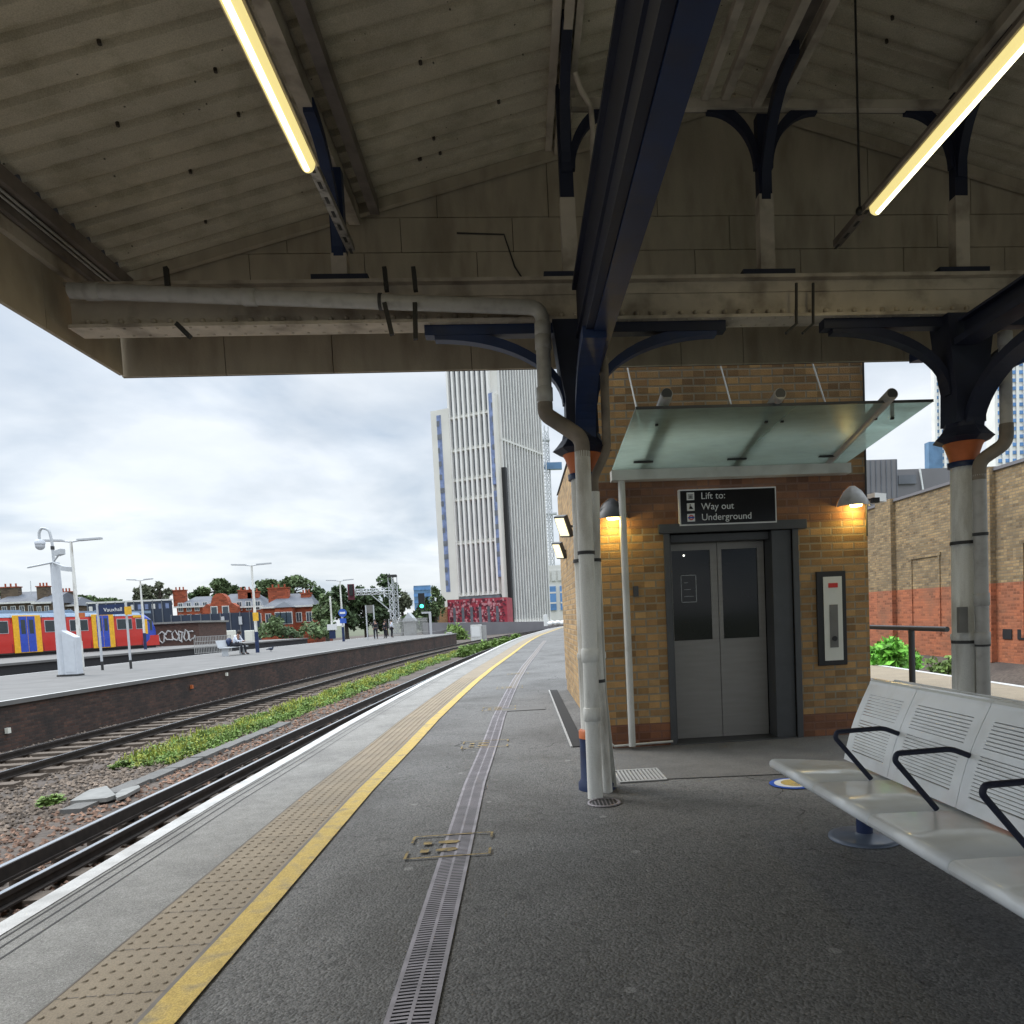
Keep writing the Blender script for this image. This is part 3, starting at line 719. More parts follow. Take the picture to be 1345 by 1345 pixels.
# longitudinal girders over the column lines
for cx in (C1, C2):
    x0, x1 = (.497, .668) if cx == C1 else (3.44, 3.62)
    if cx == C2:
        bx(3.37, 3.55, -12, 5.44, 3.25, 3.30).build('girder_flange', 'dark navy', can); bx(3.45, 3.47, -12, 5.44, 3.301, 3.42).build('girder_web', 'dark navy', can); bx(3.40, 3.52, -12, 5.44, 3.421, 3.44).build('girder_flange', 'dark navy', can); continue
    b = MB(); b.box(x0+.03, x0+.042, -12, 5.50, 3.122, 3.74); b.build('girder_web', 'dark navy', can)
    b = MB(); b.box(x0+.05, x1, -12, 5.44, 3.10, 3.12); b.build('girder_flange', 'navy', can)
    b = MB(); b.box(x0, x0+.046, -12, 5.44, 3.112, 3.135); b.box(x0, x0+.03, -12, 5.5, 3.715, 3.745)
    b.box(x0+.012, x0+.03, -12, 5.5, 3.36, 3.385); b.build('girder_angle', 'dark navy', can)
    bx(x0+.042, x1, -12, 5.5, 3.722, 3.742).build('girder_flange', 'dark navy', can)
    bx(x1-.014, x1-.002, -12, 5.44, 3.122, 3.72).build('girder_web', 'dark navy', can)
# arch brackets
def arch(c, axis, sgn, r0, r1, ztop, zbot, w, name='bracket', m='navy', p=None, tw=.035, side=0.):
    """curved iron knee: from the post at zbot out to r1 at ztop"""
    n = 14; outer = []; inner = []
    for i in range(n+1):
        t = i/n*math.pi/2
        q = r0+(r1-r0)*(1-math.cos(t)); z = zbot+(ztop-zbot)*math.sin(t)
        outer.append((q, z)); inner.append((r0+(r1-r0)*(1-math.cos(t))+tw*.9*math.cos(t)*-1, z+tw*1.5*math.sin(t)))
    b = MB(); A = Vector((1, 0, 0)) if axis == 'x' else Vector((0, 1, 0)); P = Vector((0, 1, 0)) if axis == 'x' else Vector((1, 0, 0))
    def pt(q, z): return Vector((c[0], c[1], 0))+A*(sgn*q)+Vector((0, 0, z))-P*(w/2-side)
    for i in range(n):
        o1, o2, i1, i2 = outer[i], outer[i+1], inner[i], inner[i+1]
        b.prism([pt(*o1), pt(*o2), pt(*i2), pt(*i1)], P*w)
    return b.build(name, m, p)
for cx in (C1, C2):
    for s in (-1, 1):
        arch((cx, BY), 'x', s, .13, 1.05, 3.40, 2.92, .09, p=can, tw=.05, m='navy' if cx == C1 else 'dark navy')
        bx(min(cx+s*.1, cx+s*1.12), max(cx+s*.1, cx+s*1.12), BY-.05, BY+.05, 3.43, 3.503).build('bracket_top', 'navy' if cx == C1 and s < 0 else 'dark navy', can)
        if not (cx == C1 and s == -1) and not (cx == C1): pass
    arch((cx+.02, BY), 'y', -1, .12, .95, 3.06, 2.62, .15, p=can, tw=.05, m='navy' if cx == C1 else 'dark navy')
    arch((cx+.02, BY), 'y', 1, .12, .7, 3.4, 2.85, .12, p=can, tw=.05)
# right column also carries a diagonal stay toward the eaves
MB().beam((C2, BY, 3.0), (C2+1.3, BY-.1, 3.5), .07, .07).build('stay', 'navy', can)
# columns
def column(cx, cy):
    col = bpy.data.objects.new('column', None); COL.objects.link(col); col.parent = can; col.location = (cx-C1, cy-BY, 0)
    def bd(mb, n, m): return mb.build(n, m, col)
    c = (cx, cy, 0)
    bd(MB().lathe(c, [(.106, .47), (.106, 1.0), (.112, 1.01), (.112, 1.05), (.102, 1.06), (.098, 1.9), (.096, 2.38)], 40, flute=.10), 'shaft', 'column white')
    bd(MB().lathe(c, [(.145, 0), (.145, .05), (.125, .08), (.12, .36), (.125, .40)], 32), 'base', 'navy')
    bd(MB().lathe(c, [(.125, .40), (.125, .455), (.108, .47)], 32), 'base_ring', 'orange')
    bd(MB().lathe(c, [(.115, 2.36), (.118, 2.40), (.098, 2.40)], 32), 'neck_ring', 'navy')
    bd(MB().lathe(c, [(.10, 2.40), (.108, 2.44), (.135, 2.52), (.15, 2.545)], 32), 'capital', 'orange')
    bd(MB().lathe(c, [(.16, 2.546), (.225, 2.575), (.19, 2.61), (.15, 2.66), (.14, 2.70)], 8, sm=False), 'abacus', 'dark navy')
    b = MB(); vs = []
    for z, w, d in ((2.69, .12, .11), (2.95, .115, .11), (3.15, .15, .12), (3.50, .19, .13)):
        vs += [(cx-w, cy-d, z), (cx+w, cy-d, z), (cx+w, cy+d, z), (cx-w, cy+d, z)]
    b.add(vs, [(4*i+k, 4*i+(k+1) % 4, 4*i+4+(k+1) % 4, 4*i+4+k) for i in range(3) for k in range(4)]+[(0, 3, 2, 1), (12, 13, 14, 15)])
    bd(b, 'head_casting', 'dark navy')
    return col
column(C1, BY); column(C2, BY)
# posts on the beam, brackets, purlins
def post(x, zt, arms=(), dark=(0, 0), mat_='cream steel'):
    bx(x-.2, x+.2, 5.53, 5.67, 3.826, 3.865).build('post_base', 'dark navy', can)
    bx(x-.055, x+.055, 5.55, 5.65, 3.866, dark[0]).build('post', mat_, can)
    bx(x-.05, x+.05, 5.56, 5.64, dark[0]+.001, zt).build('post_sleeve', 'navy' if x < 0 else 'dark navy', can)
    arch((x, 5.56), 'y', -1, .01, .62, zt-.03, zt-.62, .07, 'post_bracket', 'navy' if x < 0 else 'dark navy', can, tw=.06)
    for s in arms: arch((x, 5.6), 'x', s, .07, .42, 5.02, 4.62, .05, 'post_bracket', 'dark navy', can, tw=.055)
post(-1.17, 4.62, (), (4.02, 0)); post(.50, 5.2, (1,), (4.40, 0)); post(RX-.03, 5.0, (-1, 1), (4.42, 0)); post(3.52, 5.16, (-1,), (4.40, 0)); post(5.2, 4.62, (), (4.05, 0))
for x, z, w, h in ((-1.19, 4.62, .09, .13), (5.2, 4.62, .09, .13)):
    bx(x-w/2, x+w/2, -12, 6.34, z, z+h).build('purlin', 'cream steel', can)
bx(-1.06, -.985, -12, 6.34, 4.70, 4.80).build('purlin', 'brown steel', can)
for x0, x1, z in ((.40, .455, 5.19), (.475, .535, 5.165), (.555, .60, 5.20)): bx(x0, x1, -12, 6.34, z, z+.05).build('purlin', 'cream steel', can)
for x0, x1, z in ((1.52, 1.575, 5.08), (1.67, 1.73, 5.08)): bx(x0, x1, -12, 5.545, z, z+.06).build('purlin', 'cream steel', can)
for x0, x1, z, mm in ((1.90, 1.96, 5.02, 'cream steel'), (1.965, 2.075, 5.10, 'brown steel'), (2.08, 2.14, 5.02, 'cream steel'), (3.42, 3.48, 5.16, 'cream steel'), (3.50, 3.56, 5.16, 'cream steel')):
    bx(x0, x1, -12, 5.545, z, z+.08).build('purlin', mm, can)
b = MB(); b.box(.56, 3.50, 5.55, 5.60, 5.035, 5.10); b.build('collar_beam', 'cream steel', can)
bx(.56, 3.50, 5.605, 5.65, 5.06, 5.075).build('collar_beam', 'brown steel', can)
b = MB(); b.tube([at(755, 95, 5.3), at(763, 118, 5.35), at(776, 140, 5.45), at(779, 175, 5.5), at(778, 215, 5.54), at(775, 300, 5.54)], .02, 8); b.build('conduit', 'cream steel', can)
b = MB(); 
for p, q in (((232, 425), (250, 443)), ((505, 398), (515, 440)), ((545, 398), (546, 446))): b.beam(at(*p, 5.35), at(*q, 5.28), .03, .02, (0, 1, .2))
b.each('pipe_bracket', 'strap', can)
b = MB()
for x in (218, 505, 543): b.beam(at(x, 352, 5.47), at(x+3, 382, 5.40), .03, .03, (0, 1, 0)) 
b.each('pipe_bracket', 'strap', can)
b = MB()
for x in (1046, 1068): b.tube([at(x, 372, 5.51), at(x, 425, 5.49), at(x-14, 438, 5.44)], .011, 6)
b.each('cable_tie', 'strap', can, 3)
# rainwater pipes (fixed to the canopy)
def smooth(pts, rad=.08, n=5):
    P = [Vector(p) for p in pts]; out = [P[0]]
    for i in range(1, len(P)-1):
        a = (P[i-1]-P[i]); c = (P[i+1]-P[i]); r = min(rad, a.length*.45, c.length*.45); a.normalize(); c.normalize()
        s, e = P[i]+a*r, P[i]+c*r
        for k in range(n+1): t = k/n; out.append(s*(1-t)**2+P[i]*2*t*(1-t)+e*t*t)
    out.append(P[-1]); return out
def lerp(a, b, t): return Vector(a).lerp(Vector(b), t)
def pipe(name, pts, r, m, rad=.09, collars=(), straps=()):
    P = smooth(pts, rad); o = MB().tube(P, r, 20).build(name, m, can)
    L = [0]
    for a, c in zip(P, P[1:]): L.append(L[-1]+(c-a).length)
    def at_len(d):
        for i in range(len(P)-1):
            if d <= L[i+1]: t = (d-L[i])/(L[i+1]-L[i]); return P[i].lerp(P[i+1], t), (P[i+1]-P[i]).normalized()
        return P[-1], (P[-1]-P[-2]).normalized()
    if collars:
        b = MB()
        for d in collars: p, v = at_len(d); b.tube([p-v*.05, p-v*.045, p+v*.045, p+v*.05], [r*1.02, r*1.14, r*1.14, r*1.02], 20)
        b.each('pipe_collar', m, o, 3)
    if straps:
        b = MB()
        for d in straps: p, v = at_len(d); b.tube([p-v*.012, p+v*.012], r*1.12, 20)
        b.each('pipe_strap', 'strap', o, 3)
    return o
A, B_, C_, D_, E_ = at(92, 382, 5.43), at(712, 404, 5.40), at(716, 535, 5.38), at(764, 575, 5.32), at(782, 1046, 5.30)
E_.z = .0
pipe('rainwater_pipe', [A, B_, C_], .052, 'pipe grey', .10, collars=(.15, 1.2, 3.45, (B_-A).length+.12, (B_-A).length+.58), straps=(2.1,))
pipe('rainwater_pipe', [C_+Vector((0, 0, .03)), C_-Vector((0, 0, .05)), D_, D_-Vector((0, 0, .14))], .056, 'pipe brown', .07)
Dd = D_-Vector((0, 0, .10)); Lp = (Dd-E_).length
pipe('rainwater_pipe', [Dd, E_], .056, 'column white', collars=(Lp-1.05, Lp-.62), straps=(.72,))
p0, p1, p2, p3, p4 = at(793, 470, 5.45), at(797, 592, 5.45), at(780, 628, 5.45), at(784, 850, 5.46), at(798, 1038, 5.46); p4.z = 0
pipe('rainwater_pipe', [p0, p1, p2, p2-Vector((0, 0, .15))], .032, 'pipe brown', .05)
pipe('rainwater_pipe', [p2-Vector((0, 0, .1)), p3, p4], .038, 'column white', .2, straps=(.5, 1.4))
b = MB()
for i in range(4): b.tube([p2+Vector((-.012+i*.012, .05, -.2)), lerp(p3, p4, .3)+Vector((.03+i*.006, .05, 0)), (p4.x+.04+i*.012, 5.52, .02)], .006, 6)
b.build('cable', 'pipe white', can)
q0, q1, q2, q3 = at(1320, 440, 5.35), at(1322, 578, 5.35), at(1286, 606, 5.42), at(1293, 930, 5.46); q3.z = 0
pipe('rainwater_pipe', [q0, q1], .045, 'pipe grey', collars=(.03,))
pipe('rainwater_pipe', [q1+Vector((0, 0, .12)), q1-Vector((0, 0, .02)), q2, q2-Vector((0, 0, .14))], .050, 'pipe brown', .06)
pipe('rainwater_pipe', [q2-Vector((0, 0, .1)), q3], .050, 'pipe grey', collars=(.95, 1.25), straps=(.45, 1.3))
# straps round both columns, small box on the right one
b = MB()
for z in (1.76, .98): b.tube([(C2, BY, z), (C2, BY, z+.025)], .108, 28)
b.tube([(C1, BY, 1.74), (C1, BY, 1.765)], .108, 28); b.each('column_strap', 'strap', can, 3)
bx(C2-.13, C2-.06, BY-.125, BY-.09, 1.07, 1.27).build('junction_box', 'grey plastic', can)

# ================================================================== STRIP LIGHTS
def strip_light(x, z, y0, y1, ye, label, tilt, raceway, yb=-3.2):
    t = thing('strip_light', label, 'light', (x, y0, z), 'fluorescent strip lights under the canopy')
    bx(x-.055, x+.055, y0, y1, z+.02, z+.05).build('tray', 'cream steel', t)
    b = MB(); n = 12; vs = []
    for y in (y0, y0+.03, y1-.03, y1):
        e = .6 if y in (y0, y1) else 1
        for k in range(n+1):
            a = math.pi*k/n; vs.append((x+.042*e*math.cos(a), y, z+.02-.055*e*math.sin(a)))
    b.add(vs, [(i*(n+1)+k, (i+1)*(n+1)+k, (i+1)*(n+1)+k+1, i*(n+1)+k+1) for i in range(3) for k in range(n)], True)
    b.build('diffuser', 'diffuser', t)
    MB().tube([(x, y0+.06, z-.028), (x, y1-.06, z-.028)], .016, 12).build('tube', 'tube light', t)
    r = thing('light_raceway', raceway, 'raceway', (x, ye, z+.05))
    b = MB(); b.box(x-.028, x+.028, yb, ye, z+.055, z+.06); b.box(x-.028, x-.024, yb, ye, z+.06, z+.10); b.box(x+.024, x+.028, yb, ye, z+.06, z+.10)
    b.build('channel', 'galv' if x < 0 else 'brown steel', r)
    b = MB(); y = y1+.05
    while y < ye: b.box(x-.01, x+.01, y, y+.07, z+.052, z+.0545); y += .16
    b.each('slot', 'strap', r)
L1 = at(410, 226, 4.3); 
strip_light(-1.07, 3.95, 2.65, 4.45, 5.50, 'lit fluorescent strip light on the left, over the tracks side of the canopy', 0, 'slotted pale steel channel carrying the left strip light')
strip_light(2.50, 3.95, 3.13, 4.93, 5.50, 'lit fluorescent strip light on the right, over the bench side of the canopy', 0, 'dark steel channel carrying the right strip light')
for x, y, s in ((-1.07, 3.55, 5), (2.5, 4.03, 5)):
    li = bpy.data.lights.new('strip_lamp', 'AREA'); li.shape = 'RECTANGLE'; li.size = .08; li.size_y = 1.7; li.energy = 3.5; li.color = (1, .86, .5)
    o = bpy.data.objects.new('strip_lamp', li); COL.objects.link(o); o.location = (x, y, 3.875)
MB().tube([(2.47, 5.06, 4.03), (2.47, 5.06, 5.45)], .008, 6).build('hanger', 'strap', can)
MB().sphere((2.47, 5.06, 4.03), .03, 8, 6).build('hanger_clip', 'strap', can)

# ================================================================== LIFT BUILDING
LY = 7.2; LX0, LX1 = .79, 3.52
lift = thing('lift_building', 'yellow stock brick lift tower with grey steel sliding doors', 'building', (2.1, LY, 0))
DX0, DX1, DZ = 1.50, 2.74, 2.10
b = MB(); b.box(LX0, DX0, LY, LY+.3, 0, 6.6); b.box(DX1, LX1, LY, LY+.3, 0, 6.6); b.box(DX0, DX1, LY, LY+.3, DZ, 6.6)
b.box(LX1-.3, LX1, LY+.3, 9.4, 0, 6.6); b.box(LX0, LX0+.3, LY+.3, 9.4, 0, 6.6); b.box(LX0+.3, LX1-.3, 9.1, 9.4, 0, 6.6)
b.build('wall', 'yellow brick', lift)
bx(LX0-.03, LX1+.03, LY-.03, 9.45, 6.6, 6.7).build('roof', 'cover frame', lift)
bx(LX0+.3, LX1-.3, 8.0, 8.05, 0, 3).build('inner_wall', 'black', lift)
b = MB(); b.box(LX0-.016, LX0-.002, 9.45, 13.3, .2, 3.45); b.box(LX0, LX0+.3, 9.45, 13.3, .0, 3.5); b.box(LX0+.3, LX1, 13.0, 13.3, 0, 3.5); b.box(LX1-.3, LX1, 9.45, 13.0, 0, 3.5); b.build('rear_wall', 'side brick', lift)
b = MB(); b.prism([(LX0-.03, 9.46, 3.501), (LX1+.03, 9.46, 3.5), ((LX0+LX1)/2, 9.46, 4.0)], (0, 3.9, 0)); b.build('rear_roof', 'slate', lift)
b = MB(); b.box(DX0-.06, DX0, LY-.02, LY+.24, 0, DZ); b.box(DX1, DX1+.06, LY-.02, LY+.24, 0, DZ); b.box(DX0-.11, DX1+.14, LY-.05, LY+.24, DZ, DZ+.09); b.build('door_frame', 'door frame', lift, .004)
b = MB(); b.box(DX1-.20, DX1-.001, LY+.02, LY+.245, 0, DZ-.002); b.box(DX0+.001, DX0+.035, LY+.1, LY+.245, 0, DZ-.002); b.box(DX0+.036, DX1-.201, LY+.1, LY+.24, DZ-.08, DZ-.002); b.build('door_surround', 'door frame', lift, .004)
bx(DX0, DX1, LY-.03, LY+.3, .001, .012).build('sill', 'door frame', lift)
DA, DM, DB = DX0+.036, 2.045, DX1-.205
for (a, c, wa, wb) in ((DA, DM-.003, DA+.035, DM-.075), (DM+.003, DB, DM+.045, DB-.07)):
    d = bx(a, c, LY+.26, LY+.285, .015, 1.03).build('lift_door', 'stainless', lift)
    b = MB(); b.box(a, wa, LY+.26, LY+.285, 1.032, DZ-.08); b.box(wb, c, LY+.26, LY+.285, 1.032, DZ-.08); b.box(wa, wb, LY+.26, LY+.285, 1.95, DZ-.08); b.build('door_rail', 'stainless', d)
    bx(wa, wb, LY+.270, LY+.276, 1.032, 1.949).build('window', 'lift glass', d)
b = MB(); wx0, wx1, wz0, wz1 = 1.66, 1.82, 1.42, 1.70; t_ = .006
for a, c, e, f in ((wx0, wx1, wz0, wz0+t_), (wx0, wx1, wz1-t_, wz1), (wx0, wx0+t_, wz0, wz1), (wx1-t_, wx1, wz0, wz1)): b.box(a, c, LY+.264, LY+.269, e, f)
for k in range(3): b.box(wx0+.03, wx1-.03-.03*k, LY+.264, LY+.269, wz0+.06+k*.07, wz0+.064+k*.07)
b.build('notice_frame', 'pole grey', lift)
MB().sphere((1.70, LY+.262, 1.90), .010, 8, 6).build('indicator', 'small dot', lift)
# call panel
cp_ = thing('call_panel', 'tall cream lift call panel in a black frame beside the doors', 'call panel', (3.12, LY, .72))
bx(2.97, 3.27, LY-.03, LY-.001, .72, 1.665).build('frame', 'black', cp_, .004)
bx(3.035, 3.225, LY-.038, LY-.0305, .77, 1.61).build('plate', 'panel cream', cp_)
bx(3.085, 3.18, LY-.044, LY-.0385, 1.50, 1.545).build('display', 'red display', cp_)
bx(3.09, 3.175, LY-.044, LY-.0385, .90, 1.33).build('speaker_strip', 'grey plastic', cp_)
MB().tube([(3.135, LY-.044, .99), (3.135, LY-.052, .99)], .026, 16).build('button', 'black', cp_)
# lintel sign
sg = thing('lift_sign', 'black sign with white lettering over the lift doors', 'sign', (2.08, LY-.06, 2.17))
SY = LY-.06; sx0, sx1, sz0, sz1 = 1.60, 2.57, 2.165, 2.515
bx(sx0, sx1, SY, LY-.002, sz0, sz1).build('border', 'sign white', sg)
bx(sx0+.013, sx1-.013, SY-.004, SY-.0005, sz0+.013, sz1-.013).build('face', 'gloss black', sg)
for i, tx in enumerate(('Lift to:', 'Way out', 'Underground')):
    zz_ = sz1-.098-i*.103
    text('lettering', tx, .092, 'sign white', sg, (sx0+.215, SY-.0045, zz_), (1, 0, 0), (0, 0, 1), .001)
    ic = bx(sx0+.075, sx0+.15, SY-.009, SY-.0045, zz_-.008, zz_+.067).build('pictogram', 'sign white', sg, .006)
    ix, iz = sx0+.1125, zz_+.03
    if i == 0:
        b = MB(); b.box(ix-.024, ix+.024, SY-.011, SY-.0095, iz-.024, iz-.019); b.box(ix-.024, ix+.024, SY-.011, SY-.0095, iz+.012, iz+.017)
        for k in (-.014, 0, .014): b.box(ix+k-.004, ix+k+.004, SY-.011, SY-.0095, iz-.016, iz+.008)
        b.build('symbol', 'gloss black', ic)
    elif i == 1:
        b = MB(); b.sphere((ix-.006, SY-.0105, iz+.019), .007, 8, 6, (1, .2, 1)); b.prism([(ix-.02, SY-.0095, iz-.02), (ix+.022, SY-.0095, iz-.02), (ix+.004, SY-.0095, iz+.008), (ix-.012, SY-.0095, iz+.008)], (0, -.0015, 0)); b.build('symbol', 'gloss black', ic)
    else:
        b = MB(); n = 24; vs = []
        for r in (.026, .015):
            for yy in (SY-.0095, SY-.011):
                vs += [(ix+r*math.cos(6.2832*k/n), yy, iz+r*math.sin(6.2832*k/n)) for k in range(n)]
        b.add(vs, [(n+k, n+(k+1) % n, 3*n+(k+1) % n, 3*n+k) for k in range(n)]); b.build('roundel_ring', 'sign red', ic)
        bx(ix-.031, ix+.031, SY-.013, SY-.0115, iz-.007, iz+.007).build('roundel_bar', 'sign blue', ic)
# bulkhead wall lamps
def wall_lamp(x, z, lab):
    t = thing('wall_lamp', lab, 'wall lamp', (x, LY, z), 'conical wall lamps on the lift building')
    b = MB(); n = 18; vs = []
    for (r, zz_, dy) in ((.165, 0, 0), (.15, .05, .0), (.09, .15, 0), (.03, .20, 0)):
        for k in range(n+1): a = math.pi*k/n; vs.append((x+r*math.cos(a), LY-.002-r*1.0*math.sin(a), z+zz_))
    fs = [(i*(n+1)+k, i*(n+1)+k+1, (i+1)*(n+1)+k+1, (i+1)*(n+1)+k) for i in range(3) for k in range(n)]
    b.add(vs, fs, True); b.add(vs[-(n+1):], [tuple(range(n+1))]); b.build('shade', 'pipe grey' if x > 2 else 'door frame', t)
    MB().lathe((x, LY-.08, z-.015), [(.02, .0), (.055, .005), (.06, .03)], 16).build('bulb', 'lamp glow', t)
    bx(x+.17, x+.24, LY-.09, LY-.03, z+.02, z+.07).build('bracket', 'black', t) if x > 2 else None
    li = bpy.data.lights.new('wall_lamp_light', 'POINT'); li.energy = 2.6; li.color = (1, .76, .24); li.shadow_soft_size = .03
    o = bpy.data.objects.new('wall_lamp_light', li); COL.objects.link(o); o.location = (x, LY-.10, z-.05)
wall_lamp(3.37, 2.30, 'lit conical lamp on the brick wall right of the lift sign, above the call panel')
wall_lamp(.94, 2.26, 'lit conical lamp on the lift wall, half hidden behind the column pipes')
# glass canopy
gc = thing('glass_canopy', 'grimy green tilted glass canopy on round steel arms over the lift doors', 'glass canopy', (2.1, LY, 2.7))
FY, FZ, KY, KZ = 5.85, 2.945, 7.03, 2.70
gx0, gx1 = at(835, 538, FY).x, at(1226, 527, FY).x; kx0, kx1 = .94, 3.24
mid0, mid1 = (gx0+gx1)/2+.08, (kx0+kx1)/2
sl = (FZ-KZ)/(KY-FY)
for a0, a1, k0, k1 in ((gx0, mid0-.004, kx0, mid1-.004), (mid0+.004, gx1, mid1+.004, kx1)):
    MB().prism([(a0, FY, FZ), (a1, FY, FZ), (k1, KY, KZ), (k0, KY, KZ)], (0, 0, .014)).build('glass_panel', 'canopy glass', gc)
MB().obox((gx0, FY-.004, FZ-.004), (gx1-gx0, 0, 0), (0, .008, 0), (0, 0, .022)).build('glass_edge', 'door frame', gc)
b = MB()
for px, py in ((862, 548), (1006, 545), (1027, 545), (1150, 553), (1172, 548), (845, 607), (968, 605), (1088, 602)):
    Yv = 6.12 if py < 580 else 6.85; p = at(px, py, Yv); p.z = FZ-(Yv-FY)*sl
    b.box(p.x-.012, p.x+.012, p.y-.012, p.y+.012, p.z-.012, p.z+.13) if py < 580 else b.box(p.x-.09, p.x+.09, p.y-.015, p.y+.015, p.z-.012, p.z+.06)
b.each('glass_clamp', 'black', gc)
for px in (876, 1025, 1172):
    p = at(px, 517, 5.78); x = p.x; z0 = p.z
    a = MB().tube([(x, 5.78, z0), (x, 7.195, z0-.30)], .048, 18).build('arm', 'pipe grey', gc)
    MB().tube([(x, 5.774, z0), (x, 5.781, z0)], .040, 18).build('arm_cap', 'door frame', a)
    MB().tube([(x-.02, 6.75, z0-.16), (x-.12, 7.19, z0+.9)], .008, 8).build('tie_rod', 'pipe white', gc)
b = MB(); b.box(.93, 3.27, 6.99, 7.12, 2.60, 2.61); b.box(.93, 3.27, 6.99, 7.0, 2.61, 2.695); b.box(.93, .94, 7.0, 7.12, 2.61, 2.695); b.box(3.26, 3.27, 7.0, 7.12, 2.61, 2.695); b.build('gutter', 'pipe white', gc)
MB().tube([(1.03, 7.06, 2.60), (1.03, 7.06, .04)], .034, 16).build('downpipe', 'pipe white', gc)
b = MB(); b.tube([(.80, 7.15, 3.45), (.80, 7.15, .1), (.86, 7.12, .04), (1.45, 7.14, .05)], .012, 8); b.build('wall_cable', 'pipe white', lift)
MB().tube([(3.505, 7.18, 4.2), (3.505, 7.18, 2.0)], .010, 6).build('wall_cable', 'strap', lift)
# floodlights on the side wall
def flood(px, py, Y, w, lab):
    p = at(px, py, Y); t = thing('floodlight', lab, 'floodlight', p, 'square floodlights on the side wall')
    ax = Vector((.55, -.83, 0)); up = Vector((.1, -.06, 1)).normalized(); nn = ax.cross(up).normalized()
    if nn.y > 0: nn = -nn
    nn = (nn+Vector((-.2, 0, -.55))).normalized(); up = (up-nn*up.dot(nn)).normalized(); ax = nn.cross(up)
    MB().obox(p-ax*w/2-up*w*.6, ax*w, up*w*1.2, nn*.06).build('housing', 'door frame', t)
    MB().obox(p-ax*w*.42-up*w*.5+nn*.0605, ax*w*.84, up*w, nn*.006).build('lens', 'flood glow', t)
    MB().tube([p, (LX0+.01, p.y+.05, p.z-.02)], .015, 8).build('arm', 'door frame', t)
flood(743, 690, 9.7, .24, 'upper of the two square floodlights on the side wall left of the column')
flood(737, 722, 11.6, .22, 'lower of the two square floodlights on the side wall left of the column')
tag(bx(1.12, 1.17, LY-.03, LY-.002, 1.5, 1.6).build('switch_box', 'door frame'), 'small dark switch box on the brick between the downpipe and column', 'switch box')

# ================================================================== BENCH
bench = thing('platform_bench', 'long white perforated metal bench with navy armrests and round pedestal feet', 'bench', (1.9, 4.0, 0))
ZS = .43; J = [3.62, 3.02, 2.42, 1.82, 1.22]
def seat_panel(y0, y1, end=False):
    b = MB(); n = 8; prof = [(1.885, ZS-.012), (1.80, ZS-.006), (1.62, ZS), (1.50, ZS+.001)]+[(1.475+.028*math.cos(a)-.0, ZS-.027+.028*math.sin(a)) for a in [math.pi/2+k*math.pi/6 for k in range(0, 7)]]
    vs = []; m_ = len(prof)
    yy = [y0+.002, y1-.002]
    for j, y in enumerate(yy):
        for (x, z) in prof:
            ye = y
            if end and j == 1: ye = y-(x-1.447)/(1.885-1.447)*.17-(.0 if x > 1.5 else 0)
            vs.append((x, ye, z))
    b.add(vs, [(k, k+1, m_+k+1, m_+k) for k in range(m_-1)], True)
    o = b.build('seat', 'bench paint', bench); s = o.modifiers.new('thickness', 'SOLIDIFY'); s.thickness = .004; s.offset = 0
for a, c in zip(J[1:], J): seat_panel(a, c)
seat_panel(J[0], 4.27, True)
def back_panel(y0, y1):
    zb, zt = ZS+.005, .87; xb, xt = 1.845, 2.01
    def X(z): return xb+(xt-xb)*(z-zb)/(zt-zb)-.02*math.sin(math.pi*(z-zb)/(zt-zb))
    b = MB(); t = .006
    def sl_(a, c, z0, z1, off_=0): b.prism([(X(z0)+off_, a, z0), (X(z0)+t+off_, a, z0), (X(z1)+t+off_, a, z1), (X(z1)+off_, a, z1)], (0, c-a, 0))
    zs = [zb+(zt-zb)*k/10 for k in range(11)]
    for k in range(10): sl_(y0+.002, y0+.07, zs[k], zs[k+1]); sl_(y1-.07, y1-.002, zs[k], zs[k+1])
    sl_(y0+.07, y1-.07, zb, zb+.06); sl_(y0+.07, y1-.07, zt-.055, zt)
    z = zb+.067; k = 0
    while z < zt-.062:
        sl_(y0+.07, y1-.07, z, z+.0115); z += .0155; k += 1
        if k == 11: sl_(y0+.07, y1-.07, z, z+.03); z += .034
    # rolled top
    n = 6; pts = [(X(zt)+.035-.035*math.cos(a), zt+.028*math.sin(a)) for a in [math.pi*k/n for k in range(n+1)]]
    for (xa, za), (xc, zc) in zip(pts, pts[1:]): b.prism([(xa, y0+.002, za), (xc, y0+.002, zc), (xc, y0+.002, zc-.005), (xa, y0+.002, za-.005)], (0, y1-y0-.004, 0))
    b.build('backrest', 'bench paint', bench)
for a, c in zip(J[1:], J): back_panel(a, c)
back_panel(J[0], 4.13)
# the bench facing the other way shares the same top
b = MB(); 
for a, c in zip(J[1:]+[0], [J[0]]+J[1:]):
    pass
y = 1.25
while y < 4.1: b.box(2.085, 2.165, y, y+.022, .875, .881); y += .034
b.box(2.16, 2.17, 1.25, 4.13, .86, .884); b.prism([(2.165, 1.25, .86), (2.171, 1.25, .86), (2.31, 1.25, .44), (2.304, 1.25, .44)], (0, 2.88, 0)); b.box(2.30, 2.72, 1.25, 4.2, .42, .43)
b.build('rear_seat', 'bench paint', bench)
for y in J[:4]:
    P = smooth([(1.76, y, .435), (1.575, y, .66), (1.585, y, .69), (1.83, y, .695), (1.925, y, .655)], .03, 4)
    MB().tube(P, [.0125]*len(P), 12).build('armrest', 'dark navy', bench)
    MB().obox((1.915, y-.018, .632), (.035, 0, -.012), (0, .036, 0), (.012, 0, .035)).build('armrest_bracket', 'dark navy', bench)
